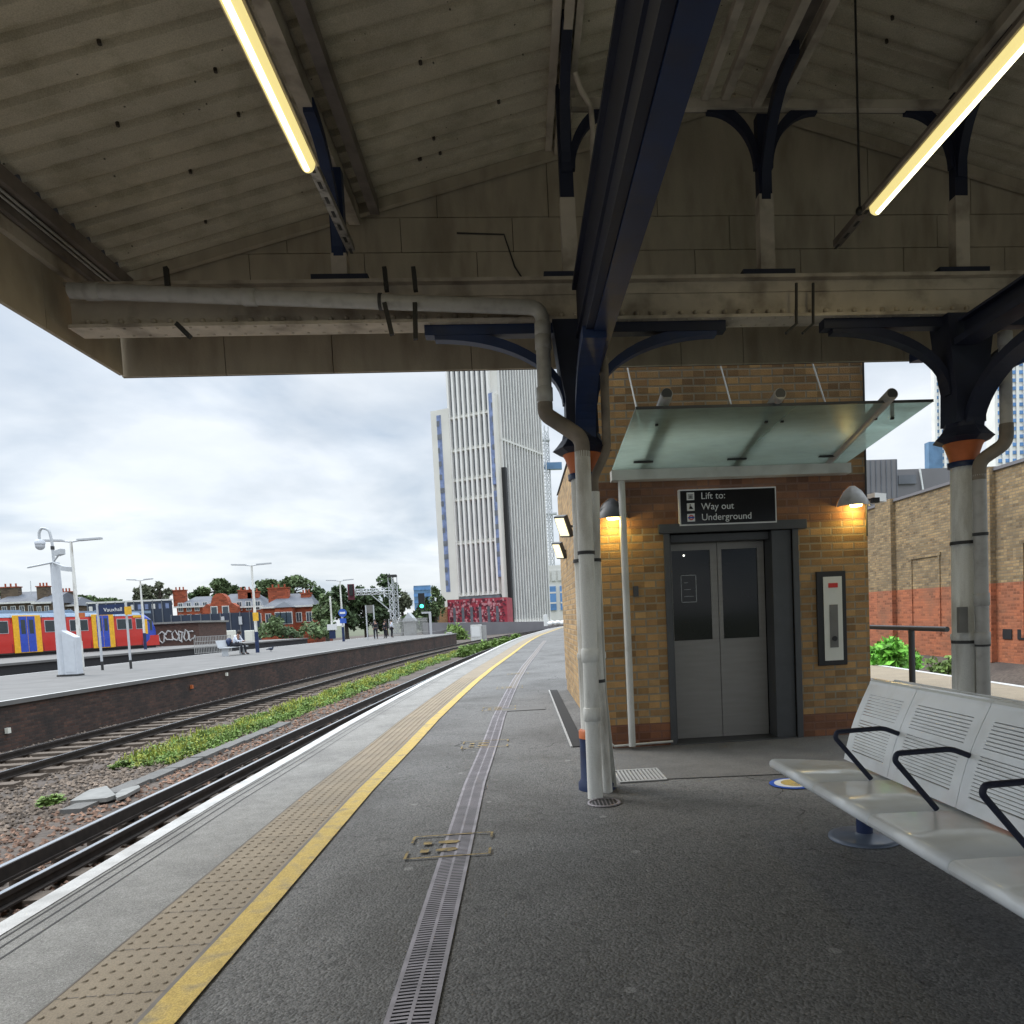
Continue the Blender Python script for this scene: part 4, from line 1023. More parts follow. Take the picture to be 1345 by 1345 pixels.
for y in (4.0, 1.9):
    l = MB().lathe((1.9, y, 0), [(.045, .02), (.045, ZS-.03)], 24).build('leg', 'navy', bench)
    MB().lathe((1.9, y, 0), [(.20, .002), (.20, .012), (.17, .018), (.06, .026), (.05, .035)], 36).build('foot', 'foot grey', l)
b = MB(); b.beam((1.9, .6, ZS-.045), (1.9, 4.1, ZS-.045), .05, .03); b.build('bearer', 'dark navy', bench)

# ================================================================== RIGHT SIDE
rl = thing('handrail', 'dark steel handrail behind the bench along the far edge of the platform', 'railing', (4.45, 8, 0))
b = MB(); b.tube([(4.4, 7.3, 1.02), (4.4, 16, 1.02)], .028, 12); b.build('top_rail', 'door frame', rl)
MB().tube([(4.4, 7.3, .33), (4.4, 16, .33)], .024, 12).build('lower_rail', 'door frame', rl)
for y in (8.0, 10.2, 12.4, 14.6): MB().tube([(4.4, y, 0), (4.4, y, 1.0)], .035, 12).build('post', 'door frame', rl)
rw = thing('brick_wall', 'tall old stock brick wall painted red along its base, beyond the right hand track', 'wall', (12, 20, 0))
WX = 12.0
b = MB(); vs = []; Yw = [9, 12, 15, 18, 21.8]; 
b.box(WX, WX+.4, 9, 26, -.35, 4.45)
b.prism([(WX, 26, -.35), (WX+.4, 26, -.35), (WX+.4, 26, 4.45), (WX, 26, 4.45)], (.6, 16, 0))
b.build('wall', 'old brick', rw)
b = MB()
for y in (13.6, 17.75, 22.7, 28.5): b.box(WX-.14, WX-.001, y, y+1.0, -.35, 4.55)
b.build('pilaster', 'old brick', rw)
b = MB()
for y in (15.2, 20.2, 25.0): b.box(WX-.03, WX-.001, y, y+.09, .3, 2.55); b.box(WX-.03, WX-.001, y+1.5, y+1.59, .3, 2.55); b.box(WX-.035, WX-.001, y-.04, y+1.63, 2.55, 2.65)
b.build('arch_trim', 'old brick', rw)
bx(WX-.05, WX+.45, 9, 26, 4.451, 4.53).build('coping', 'cladding', rw)
for y in (16.6, 17.15): bx(WX-.022, WX-.002, y, y+.34, .25, .5).build('vent', 'black', rw)
struct(MB().prism([(9.9, 8, -1.3), (12.0, 8, -1.3), (12.0, 8, -.34), (11.2, 8, -.5), (10.2, 8, -.95)], (0, 40, 0)).build('bank', 'ballast ground'))
struct(bx(9.3, 9.55, 8, 40, -1.2, .02).build('low_wall', 'coping')) if False else None
def bush(p, rx, rz, n, m, lab, seed, leaf=.09, name='bush', cat='bush', grp=None):
    t = thing(name, lab, cat, p, grp) if cat else None
    rr = random.Random(seed); b = MB(); cl = [(Vector((rr.uniform(-.6, .6)*rx, rr.uniform(-.6, .6)*rx, rr.uniform(.2, .8)*rz)), rr.uniform(.3, .5)) for _ in range(9)]
    for _ in range(n):
        c, s = cl[rr.randrange(9)]; d = Vector((rr.gauss(0, 1), rr.gauss(0, 1), rr.gauss(0, 1))).normalized()*rr.uniform(.5, 1)
        q = Vector(p)+c+Vector((d.x*s*rx, d.y*s*rx, d.z*s*rz)); 
        if q.z < p[2]: q.z = p[2]+rr.random()*.05
        e1 = Vector((rr.gauss(0, 1), rr.gauss(0, 1), rr.gauss(0, 1))).normalized(); e2 = e1.orthogonal().normalized()*.5; l = leaf*rr.uniform(.6, 1.4)
        b.add([q-e1*l, q+e2*l, q+e1*l, q-e2*l], [(0, 1, 2, 3)])
    b.build('leaves', m, t)
    b = MB()
    for k in range(6): b.tube([Vector(p)+Vector((0, 0, -.1)), Vector(p)+cl[k][0]], [.03*rx, .01*rx], 5)
    b.build('stem', 'bark', t); return t
bush(at(1180, 892, 15.2), .75, .85, 2600, 'bush green', 'bright green leafy bush below the old brick wall, behind the handrail', 31)
bush(at(1243, 890, 14.5), .35, .4, 500, 'weed green', 'small low weed bush between the handrail post and the right column', 32, .07)

# cctv ball on wall corner skipped: white dome camera
dc = thing('dome_camera', 'small white camera housing beyond the corner of the lift wall', 'camera', at(1152, 656, 8.9))
p = at(1152, 656, 8.9); MB().obox(p-Vector((.08, .1, .03)), (.2, .1, 0), (-.05, .2, 0), (0, 0, .10)).build('housing', 'sign white', dc); MB().tube([p, p+Vector((-.3, -.02, 0))], .015, 8).build('arm', 'black', dc)

# ================================================================== TOWER AND CITY
def hplane(px, py, P0, d):
    """where the pixel ray meets the vertical plane through P0 along d -> (u, z)"""
    r = ray(px, py); n = Vector((d.y, -d.x, 0)); t = (P0-EYE).dot(n)/r.dot(n); q = EYE+r*t; return (q-P0).dot(d), q.z
def facade_box(mb, P0, d, n, u0, u1, z0, z1, o0, o1):
    """box on a facade: u along d, z up, from depth o0 to o1 along outward normal n"""
    o = Vector((P0.x, P0.y, 0))+d*u0+n*o0+Vector((0, 0, z0)); return mb.obox(o, d*(u1-u0), n*(o1-o0), (0, 0, z1-z0))
P0 = at(669, 821, 170); P0.z = 0
dR = Vector((math.sin(R(30)), math.cos(R(30)), 0)); dL = Vector((math.sin(R(-60)), math.cos(R(-60)), 0))
nL = -dR; nR = Vector((math.cos(R(30)), -math.sin(R(30)), 0))
tw = thing('tower_block', 'tall pale tower block with vertical fins and blue window strips beside the track', 'tower', (P0.x, P0.y, -1.4))
def uL(px, py=700): return hplane(px, py, P0, dL)[0]
def uR(px, py=700): return hplane(px, py, P0, dR)[0]
def zL(py, px=630): return hplane(px, py, P0, dL)[1]
def zR(py, px=690): return hplane(px, py, P0, dR)[1]
ub, u1, u2, u3, u4 = uL(581), uL(592), uL(601), uL(653), uL(659)
W = uR(716.5); TOP = 92.
b = MB(); facade_box(b, P0, dL, nL, 0, u2, -1.4, TOP, -W, 0); b.build('core', 'tower beige', tw)
zl = zL(541, 574)
b = MB(); facade_box(b, P0, dL, nL, u2+.02, uL(578), -1.4, zl, -W*.8, 1.1); b.build('side_wing', 'tower beige', tw)
b = MB(); facade_box(b, P0, dL, nL, .05, u4, -1.4, zL(516, 660), .02, 1.2); b.build('corner_pier', 'tower beige', tw)
# blue stepped glazing strips
def blue_strip(ua, uc, z0, z1, o):
    b = MB(); facade_box(b, P0, dL, nL, ua, uc, z0, z1, 0, o); s = b.build('window_strip', 'tower blue', tw)
    b = MB(); z = z0+1.5; rr = random.Random(int(z0*10))
    while z < z1-1: facade_box(b, P0, dL, nL, ua, ua+(uc-ua)*rr.choice([.35, .6, 1]), z, z+1.2, o, o+.06); z += 3.1
    b.each('pane', 'tower dark', s)
blue_strip(uL(585.5), uL(591), zL(775), zL(545, 590), 1.16)
blue_strip(u4+.04, uL(653.5), zL(640), zL(516, 655), 1.0); blue_strip(u4+.04, uL(654), zL(760), zL(645, 655), .95)
# finned centre bay
bands = [zL(v) for v in (782, 713, 655, 629, 589, 545, 470)]
b = MB(); n = 8; us = [uL(653)+(u2-uL(653))*k/n for k in range(n+1)]
for i, (z0, z1) in enumerate(zip(bands, bands[1:])):
    for k in range(n):
        ua, uc = us[k], us[k+1]; e = (uc-ua)
        w = MB(); facade_box(w, P0, dL, nL, ua+e*.28, uc-e*.12, z0+.9, z1-.25, .0, .12); w.build('window_strip', 'tower dark', tw)
f = MB()
for k in range(n+1): facade_box(f, P0, dL, nL, us[k]-.22, us[k]+.28, bands[0], TOP-.5, .0, .95)
f.build('fins', 'tower white', tw)
f = MB()
for z in bands: facade_box(f, P0, dL, nL, us[0], us[-1], z-.05, z+.3, .005, .70)
f.each('band', 'tower beige', tw)
# right facade: many fins
z_b, z_m = zR(818), zR(590)
f = MB(); nf = 15; 
for k in range(nf+1): u = .3+(W-.6)*k/nf; facade_box(f, P0, dR, nR, u-.22, u+.22, z_b, TOP-.3, .0, .45)
f.build('fins', 'tower fin', tw)
for k in range(nf):
    u = .3+(W-.6)*k/nf; e = (W-.6)/nf
    for z0, z1 in ((z_b+1, z_m-.4), (z_m+.8, TOP-2)):
        w = MB(); facade_box(w, P0, dR, nR, u+e*.35, u+e*.9, z0, z1, .0, .10); w.build('window_strip', 'tower dark' if k % 3 else 'cladding', tw)
f = MB(); facade_box(f, P0, dR, nR, 0, W, z_m-.05, z_m+.3, .006, .46); facade_box(f, P0, dR, nR, 0, W, z_b-2.0, z_b+.3, .006, .92)
f.each('band', 'tower fin', tw)
w = MB(); facade_box(w, P0, dR, nR, -.02, .8, zR(820, 670), zR(617, 668), .02, 1.0); w.build('recess', 'black', tw)
w = MB(); facade_box(w, P0, dL, nL, uL(655), uL(603), zL(792), zL(783), .0, 1.0); w.build('base_window', 'tower dark', tw)
# red patterned building at its foot
rb = thing('red_clad_building', 'low building with red patterned cladding at the foot of the tower', 'building', at(628, 822, 150))
Q0 = at(667, 822, 152); Q0.z = -1.4; dB = Vector((-1, .12, 0)).normalized(); nB = Vector((-.12, -1, 0)).normalized()
lw = hplane(588, 800, Q0, dB)[0]; ht = hplane(630, 786, Q0, dB)[1]
b = MB(); facade_box(b, Q0, dB, nB, 0, lw, -1.4, ht, -9, 0); b.build('wall', 'train red', rb) if False else b.build('wall', mat('red clad', (.33, .03, .05), .6, var=.3, scale=1.3), rb)
mat('pink clad', (.5, .22, .24), .6, var=.3, scale=2); mat('dark red clad', (.10, .012, .025), .6, var=.3, scale=2)
rr = random.Random(5); b1, b2 = MB(), MB()
for _ in range(420):
    u = rr.uniform(.1, lw-.5); z = rr.uniform(-.5, ht-.5); s = rr.uniform(.15, .5)
    facade_box(rr.choice((b1, b2)), Q0, dB, nB, u, u+s, z, z+s*rr.uniform(.6, 1.6), .005, .05+rr.random()*.03)
b1.build('cladding_tiles', 'pink clad', rb); b2.build('cladding_tiles', 'dark red clad', rb)
for k in range(6):
    u = lw*(.14+k*.145); b = MB(); facade_box(b, Q0, dB, nB, u, u+.55, .6, ht-1.7, .09, .12); b.build('window', 'tower dark', rb)
b = MB(); facade_box(b, Q0, dB, nB, lw*.70, lw*.86, .35, .85, .13, .16); b.build('nameboard', 'sign white', rb)
ob = thing('brick_building', 'orange brown brick block left of the red clad building', 'building', at(578, 825, 158))
p, q = at(570, 828, 158), at(588, 797, 158); bx(p.x, q.x-.2, 158, 166, -1.4, q.z).build('wall', 'side brick', ob); bx(p.x+.4, p.x+1.2, 157.9, 157.98, 1.6, 3.6).build('window', 'tower dark', ob)
# building with blue bays behind, crane
gb = thing('apartment_building', 'grey apartment block with blue glazed bays beyond the tower', 'building', at(730, 820, 230))
p, q = at(715, 822, 230), at(765, 741, 230)
bx(p.x, q.x, 230, 242, -1.4, q.z).build('wall', 'tower fin', gb)
for k in range(2):
    a = at(721+k*14, 0, 230).x; a = p.x+(q.x-p.x)*(.13+.29*k); e = (q.x-p.x)*.19
    w = bx(a, a+e, 229.6, 229.98, 3., q.z-6.5).build('window_strip', 'glass sky', gb)
    b = MB(); z = 5
    while z < q.z-7.5: b.box(a, a+e, 229.52, 229.58, z, z+.5); z += 3.2
    b.build('spandrel', 'tower fin', w)
for k in range(5):
    a = p.x+(q.x-p.x)*(.08+.15*k); bx(a, a+1.4, 229.6, 229.98, q.z-4.8, q.z-1.6).build('window', 'white frame', gb)
cr_ = thing('tower_crane', 'slim lattice mast of a tower crane right of the tower block', 'crane', at(724, 820, 260))
def lattice(mb, p, q, w, step, t):
    p, q = Vector(p), Vector(q); d = (q-p).normalized(); a = d.orthogonal().normalized(); c = d.cross(a); L = (q-p).length
    cs = [a+c, a-c, -a-c, -a+c]
    for e in cs: mb.beam(p+e*w/2, q+e*w/2, t, t, a)
    n = int(L/step)
    for i in range(n):
        for j in range(4):
            mb.beam(p+cs[j]*w/2+d*i*step, p+cs[(j+1) % 4]*w/2+d*(i+1)*step, t*.7, t*.7, a+d*.1)
            mb.beam(p+cs[j]*w/2+d*i*step, p+cs[(j+1) % 4]*w/2+d*i*step, t*.7, t*.7, d)
cb_ = at(727, 820, 260); ct = at(719, 560, 260)
b = MB(); lattice(b, (cb_.x, 260, -1.4), (cb_.x, 260, ct.z), 1.9, 2.4, .28); b.build('mast', 'pole grey', cr_)
z1 = at(722, 612, 260).z; bx(cb_.x-.5, cb_.x+5.5, 258.8, 261, z1-1.3, z1+1.0).build('cab', 'glass blue', cr_)
for py, w in ((578, 3.4), (613, 4.2), (675, 6.)): z1 = at(722, py, 260).z; bx(cb_.x-w/2, cb_.x+w/2, 259, 261, z1-.3, z1+.3).build('collar', 'pole grey', cr_)
# distant towers
def slab_tower(name, px0, px1, pyt, Y, dep, m, lab, bandm=None, nb=0, cols=0):
    p, q = at(px0, pyt, Y), at(px1, pyt, Y); t = thing(name, lab, 'tower', ((p.x+q.x)/2, Y, -1.4)); zt = (p.z+q.z)/2
    bx(p.x, q.x, Y, Y+dep, -1.4, zt).build('wall', m, t)
    for k in range(nb):
        z = zt*(k+.5)/nb; bx(p.x-.1, q.x+.1, Y-.25, Y-.02, z-zt/nb*.22, z+zt/nb*.22).build('window_band', bandm, t)
    if cols:
        b = MB()
        for k in range(cols+1): x = p.x+(q.x-p.x)*k/cols; b.box(x-.5, x+.5, Y-.5, Y-.26, 0, zt)
        b.build('columns', 'tower white', t)
    return t
slab_tower('glass_tower', 543, 565, 769, 420, 20, 'glass blue', 'distant blue glass tower rising over the trees left of the tower block', 'glass sky', 6)
slab_tower('glass_tower', 1220, 1238, 580, 260, 3, 'glass blue', 'blue glass tower edge just left of the right column capital')
slab_tower('residential_tower', 1227, 1262, 455, 300, 3, 'tower white', 'white framed residential tower directly behind the right column', 'glass blue', 38, 6)
slab_tower('residential_tower', 1306, 1420, 430, 240, 5, 'tower white', 'white residential tower with blue glazing at the right edge beside the downpipe', 'glass sky', 34, 12)
# grey clad buildings behind the old wall
gw = thing('clad_building', 'dark grey metal clad building rising behind the old brick wall', 'building', at(1170, 700, 60))
p, q = at(1141, 700, 60), at(1178, 603, 60)
bx(p.x-2, q.x, 60, 68, -1.4, q.z).build('wall', 'cladding', gw); b = MB(); x = p.x-2
while x < q.x: b.box(x, x+.06, 59.93, 59.99, 0, q.z-.05); x += .45
b.build('seams', 'tower dark', gw)
p2_ = at(1262, 614, 62); bx(q.x+.02, p2_.x+6, 62, 70, -1.4, p2_.z).build('wall', 'cladding', gw)
p, q = at(1180, 636, 61.9), at(1203, 626, 61.9); bx(p.x, q.x, 61.85, 61.95, p.z, q.z+.15).build('window', 'tower dark', gw)
MB().beam(at(1208, 615, 61.8), at(1213, 648, 61.8), .12, .12).build('pipe', 'sign white', gw)

# ================================================================== LEFT: station name sign, lamps, mast, train, people
ZP = 0.
def lamp_post(px, Ybase, ztop, lab, arms=1.1, base='navy', px_top=None, z0=0.):
    b0 = at(px, 850, Ybase); x = b0.x
    t = thing('lamp_post', lab, 'lamp post', (x, Ybase, z0), 'double headed platform lamp posts')
    MB().tube([(x, Ybase, z0+1.2), (x, Ybase, z0+2.6), (x, Ybase, z0+ztop)], [.085, .075, .05], 12).build('pole', 'column white', t)
    MB().tube([(x, Ybase, z0), (x, Ybase, z0+1.2)], .105, 12).build('pole_base', base, t)
    for s in (-1, 1):
        MB().tube([(x, Ybase, z0+ztop-.03), (x+s*.35, Ybase, z0+ztop+.02)], .03, 8).build('arm', 'pole grey', t)
        b = MB(); b.prism([(x+s*.3, Ybase-.14, z0+ztop), (x+s*arms, Ybase-.1, z0+ztop+.04), (x+s*arms, Ybase+.1, z0+ztop+.04), (x+s*.3, Ybase+.14, z0+ztop)], (0, 0, .07)); b.build('lamp_head', 'pole grey', t)
    return t
lamp_post(105, 31.5, 5.25, 'lamp post just behind the camera mast at far left', 1.2, 'column white')
lamp_post(338, 43.5, 5.0, 'lamp post with a yellow number sign beside the seated person')
lamp_post(452, 62., 5.0, 'lamp post carrying a blue sign, in front of the dark trees')
lamp_post(191, 56, 5.05, 'lamp post beside the cab end of the red train', .9, z0=.24)
p = at(336, 810, 43.3); tag(bx(p.x-.15, p.x+.15, 43.25, 43.3, p.z-.24, p.z+.24).build('platform_number', 'sign yellow'), 'yellow number plate on the lamp post by the seated person', 'sign')
p = at(450, 805, 61.8); bs = thing('blue_sign', 'round blue sign fixed to the lamp post before the trees', 'sign', p)
MB().tube([p, p-Vector((0, .05, 0))], .33, 20).build('disc', 'sign blue', bs); bx(p.x-.22, p.x+.22, p.y-.07, p.y-.055, p.z-.08, p.z+.08).build('bar', 'sign white', bs); bx(p.x-.25, p.x+.25, p.y-.05, p.y, p.z-.85, p.z-.45).build('plate', 'sign blue', bs)
# lesser pale pole left of it
p = at(437, 837, 78); pl = thing('signal_pole', 'thin pale pole left of the lamp post with the blue sign', 'pole', (p.x, 78, 0)); MB().tube([(p.x, 78, 0), (p.x, 78, 4.4)], .09, 8).build('pole', 'column white', pl); bx(p.x-.45, p.x+.45, 77.8, 78.2, .9, 1.5).build('cabinet', 'sign white', pl); bx(p.x-.3, p.x+.3, 77.9, 78.1, 0, .89).build('base', 'navy', pl)
# camera mast
MX, MY = at(85, 888, 27.2).x, 27.2
cm = thing('camera_mast', 'thick pale camera mast with curved arm and dome camera on the far platform', 'camera mast', (MX, MY, 0))
b = MB(); b.lathe((MX, MY, 0), [(.19, 0), (.175, 1.5), (.145, 4.0), (.12, 4.02)], 8, sm=False); b.build('mast', 'mast pale', cm)
MB().lathe((MX, MY, 0), [(.24, .002), (.24, .06), (.22, .07)], 8, sm=False).build('base', 'strap', cm)
zt = 4.0; hook = smooth([(MX-.03, MY, zt), (MX-.03, MY, 4.75), (MX-.10, MY, 5.15), (MX-.35, MY, 5.22), (MX-.44, MY, 5.05), (MX-.44, MY, 4.75)], .2, 5)
MB().tube(hook, .045, 10).build('swan_neck', 'pole grey', cm)
d = MB().sphere((MX-.44, MY, 4.60), .15, 14, 10).build('dome', 'pole grey', cm); MB().lathe((MX-.44, MY, 4.66), [(.165, 0), (.165, .1), (.08, .16)], 16).build('dome_cap', 'mast pale', d)
MB().lathe((MX-.03, MY, 4.45), [(.06, 0), (.06, .12)], 10).build('joint', 'strap', cm)
for dx, dz in ((-.62, -.18), (.62, -.22)):
    MB().tube([(MX, MY-.1, 4.0), (MX+dx, MY-.5, 4.0+dz)], .035, 8).build('arm', 'pole grey', cm)
b = MB(); b.obox((MX+.55, MY-.65, 3.66), (.28, -.1, -.05), (.05, .2, 0), (0, 0, .16)); b.obox((MX+.2, MY-.3, 4.2), (.25, -.1, .05), (.05, .2, 0), (0, 0, .18)); b.tube([(MX+.02, MY-.1, 4.02), (MX+.28, MY-.2, 4.25)], .03, 6); b.build('camera', 'pole grey', cm)
cbx = thing('equipment_cabinet', 'pale grey equipment cabinet with sloping top beside the camera mast', 'cabinet', (MX+.4, MY, 0))
b = MB(); x0, x1, y0, y1 = MX+.14, MX+.58, MY-.22, MY+.12
b.prism([(x0, y0, .06), (x1, y0, .06), (x1, y0, 1.36), (x0, y0, 1.62)], (0, y1-y0, 0)); b.build('body', 'mast pale', cbx, .015); bx(x0-.02, x1+.02, y0-.02, y1+.02, .005, .06).build('plinth', 'strap', cbx)
bx(x0+.05, x1-.05, y0-.012, y0-.001, .15, 1.25).build('door', 'mast pale', cbx)
# name sign on two posts
SYn = 30.6; a, c = at(128, 800, SYn), at(176, 800, SYn+.6)
ns = thing('station_sign', 'dark blue station name sign between two thin posts on the far platform', 'sign', (a.x, SYn, 0))
for p in (a, c):
    MB().tube([(p.x, SYn, .35), (p.x, SYn, 2.65)], .045, 10).build('post', 'pole grey', ns); MB().tube([(p.x, SYn, 0), (p.x, SYn, .35)], .05, 10).build('post_foot', 'strap', ns)
z0 = at(150, 807, SYn).z; z1 = at(150, 794, SYn).z
bx(a.x+.05, c.x-.05, SYn-.02, SYn+.02, z0, z1).build('board', 'navy', ns)
text('lettering', 'Vauxhall', .21, 'sign white', ns, ((a.x+c.x)/2+.05, SYn-.022, (z0+z1)/2-.07), (1, 0, 0), (0, 0, 1), .004, 'CENTER')
p = at(168, 802, 30.4); tag(bx(p.x-.12, p.x+.12, 30.38, 30.44, p.z-.16, p.z+.16).build('platform_number', 'sign yellow'), 'yellow number plate at the right end of the station name sign', 'sign')
p = at(107, 808, 29.8); tag(bx(p.x-.10, p.x+.10, 29.8, 29.86, p.z-.09, p.z+.09).build('warning_plate', 'orange'), 'small orange plate next to the lamp post by the camera mast', 'sign')

# train
train = thing('commuter_train', 'red commuter train with yellow framed blue doors and a blue cab end', 'train', (0, 0, 0))
F0 = at(209, 853, 63.); F0.z = 0; R0 = at(0, 858, 50.); R0.z = 0
td = (F0-R0).normalized(); tn = Vector((td.y, -td.x, 0))          # tn faces us
if tn.dot(EYE-F0) < 0: tn = -tn
train.location = F0
H0 = at(100, 854, 56.).z; TH = at(100, 804, 56.).z-H0; sc = TH/2.95
def tz(f): return H0+TH*f
TLN = 24.
def tb(mb, s0, s1, z0, z1, o0, o1):
    """s measured back from the cab nose"""
    o = F0-td*s1+tn*o0+Vector((0, 0, z0)); return mb.obox(o, td*(s1-s0), tn*(o1-o0), (0, 0, z1-z0))
def sect(s, k=1.):
    c = F0-td*s-tn*1.4
    pts = [(1.38, 0), (1.41, .28), (1.41, .70), (1.36, .86), (1.1, .955), (.5, 1.0), (-.5, 1.0), (-1.1, .955), (-1.4, .8), (-1.4, 0)]
    return [c+tn*x*k+Vector((0, 0, tz(z))) for x, z in pts]
def loft(rings, m, name):
    b = MB(); n = len(rings[0]); vs = [p for r in rings for p in r]
    b.add(vs, [(i*n+k, i*n+(k+1) % n, (i+1)*n+(k+1) % n, (i+1)*n+k) for i in range(len(rings)-1) for k in range(n)]+[tuple(range(n))[::-1], tuple(range((len(rings)-1)*n, len(rings)*n))])
    return b.build(name, m, train)
loft([sect(1.6), sect(TLN)], 'train red', 'body')
def cabring(s, k, top): 
    r = sect(s, k)
    for p in r: p.z = tz(0)+(p.z-tz(0))*top
    return r
loft([cabring(0., .86, .60), cabring(.35, .93, .84), cabring(.9, .985, .95), cabring(1.6, 1., .999)], 'train blue', 'cab')
b = MB(); c = F0-tn*1.4
tb(b, -.12, 1.9, tz(0), tz(.30), -2.5, -.02); b.build('cab_skirt', 'train red', train)
b = MB(); tb(b, .0, TLN, tz(.955), tz(1.03), -2.3, -.5); tb(b, 1.4, TLN, tz(.84), tz(.955), -.12, -.03) if False else None; b.build('roof', 'train roof', train)
b = MB(); o = [F0-td*1.5-tn*1.4+tn*x+Vector((0, 0, tz(z))) for x, z in ((1.375, .88), (1.13, .965), (.5, 1.012), (.48, .99), (1.08, .93), (1.33, .87))]
b.prism(o, -td*(TLN-1.5)); b.build('roof_edge', 'train roof', train)
b = MB(); tb(b, .2, TLN, tz(-.17), tz(-.001), -2.6, -.10); b.build('underframe', 'train dark', train)
scl = (F0-R0).length/209.
def spx(px):   # distance back from the nose of a pixel column on the near side
    r = ray(px, 830); n = Vector((td.y, -td.x, 0)); t = (F0-EYE).dot(n)/r.dot(n); return -((EYE+r*t-F0).dot(td))
def win(p0, p1, z0, z1, m='train window', name='window', frame=True):
    s1, s0 = spx(p0), spx(p1); b = MB(); tb(b, s0, s1, tz(z0), tz(z1), .001, .03); w = b.build(name, 'pole grey' if frame else m, train)
    if frame: b = MB(); e = .035; tb(b, s0+e, s1-e, tz(z0)+e, tz(z1)-e, .031, .04); b.build('pane', m, w)
    return w
def door(p0, p1, q0, q1):
    s1, s0 = spx(p0), spx(p1); b = MB(); tb(b, s0, s1, tz(.02), tz(.93), .001, .045); b.build('door_surround', 'train yellow', train, .03)
    s1, s0 = spx(q0), spx(q1); m_ = (s0+s1)/2
    for a, c in ((s0, m_-.02), (m_+.02, s1)):
        b = MB(); tb(b, a, c, tz(.04), tz(.90), .046, .06); d_ = b.build('door', 'train blue', train)
        b = MB(); tb(b, a+.12, c-.12, tz(.48), tz(.82), .061, .065); b.build('window', 'train window', d_)
door(17, 54, 25, 46); door(121, 150, 127, 143)
win(-8, 11, .50, .80); win(59, 74, .50, .80); win(92, 116, .50, .80); win(154, 174, .50, .80); win(179, 189, .50, .80)
b = MB(); s1, s0 = spx(190), spx(194); tb(b, s0, s1, tz(.35), tz(.78), .001, .03); b.build('cab_stripe', 'train yellow', train)
b = MB(); tb(b, 1.62, spx(176), tz(.83), tz(.90), -.02, .012); b.build('cab_stripe', 'train yellow', train)
b = MB(); tb(b, .5, 1.3, tz(.45), tz(.76), -.3, -.03); b.build('cab_window', 'train window', train)
b = MB(); a = F0; b.obox(a+td*.02-tn*2.3+Vector((0, 0, tz(.34))), tn*1.9, -td*.2, Vector((0, 0, TH*.22))-td*.2); b.build('windscreen', 'train window', train)

b = MB()
for q in (1.7, spx(152), spx(119), spx(88), spx(56), spx(15)): tb(b, q-.012, q+.012, tz(.02), tz(.93), .0005, .006)
b.each('panel_seam', 'train dark', train)
for q in (4.2, 17.5):
    bg_ = MB(); tb(bg_, q-1.6, q+1.6, tz(-.22), tz(-.06), -.5, -.02); bg_.build('bogie', 'train dark', train)
b = MB(); tb(b, 1.65, TLN, tz(.0), tz(.035), .0005, .008); b.build('sill_grime', 'rail rust', train)
for q in (3., 7., 11., 15.): b = MB(); tb(b, q, q+1.1, tz(1.03), tz(1.07), -1.9, -.9); b.build('roof_vent', 'train roof', train)

# graffiti wall
gp0, gp1 = at(206, 822, 66.), at(256, 822, 66.)
gwl = thing('graffiti_wall', 'low brown brick building with white graffiti beyond the train nose', 'wall', (gp0.x, 66, 0))
zt_ = at(230, 819, 66).z
bx(gp0.x-3.5, gp1.x+.3, 66, 72, -1.3, zt_).build('wall', 'graffiti brick', gwl); bx(gp0.x-3.7, gp1.x+.5, 65.8, 72.2, zt_+.001, zt_+.16).build('coping', 'coping', gwl)
rr = random.Random(21); b = MB(); x = gp0.x+.1; zb = at(230, 845, 66).z; hh = at(230, 827, 66).z-zb
while x < gp1.x-.4:
    k = rr.randrange(3); pts = []; w_ = rr.uniform(.5, .8)
    for i in range(9):
        a = i/8*6.28*rr.uniform(.8, 1.1)+rr.random(); pts.append((x+w_/2+w_*.6*math.cos(a)*rr.uniform(.5, 1), 65.97, zb+hh*(.5+.5*math.sin(a)*rr.uniform(.6, 1))))
    b.tube(pts, .06, 5, sm=False); x += w_*.8
b.build('graffiti', 'white paint', gwl)
# dark hoarding rows
def hoard(px0, px1, pyt, pyb, Y, lab, win_=0, name='hoarding'):
    p, q = at(px0, pyt, Y), at(px1, pyt, Y); t = thing(name, lab, 'hoarding', ((p.x+q.x)/2, Y, 0)); z = (p.z+q.z)/2
    zb = -1.3; bx(p.x, q.x, Y, Y+.4, zb, z).build('panel', 'hoarding', t)
    b = MB(); x = p.x
    while x < q.x: b.box(x, x+.12, Y-.08, Y-.005, zb, z+.1); x += (q.x-p.x)/9
    b.build('battens', 'tower dark', t)
    for k in range(win_):
        a = p.x+(q.x-p.x)*(k+.25)/win_; e = (q.x-p.x)/win_*.5; bx(a, a+e, Y-.04, Y-.003, z-1.0, z-.35).build('window', 'tower blue' if k % 3 else 'white frame', t)
    if win_: bx(p.x-.1, q.x+.1, Y-.06, Y+.46, z+.001, z+.22).build('cap', 'white frame', t)
    return t
hoard(114, 224, 791, 830, 100, 'dark blue building with a strip of small windows under a white edge, behind the train', 12, 'dark_building')
hoard(224, 340, 806, 832, 96, 'dark blue hoarding in front of the red brick gabled houses', 0)
for px in (293, 316):
    p = at(px, 815, 95.9); tag(bx(p.x-.2, p.x+.2, 95.8, 95.86, p.z-.5, p.z+.5).build('notice', 'pole grey'), 'pale notice on the dark hoarding, '+('left one' if px < 300 else 'right one'), 'notice', 'pale notices on the hoarding')
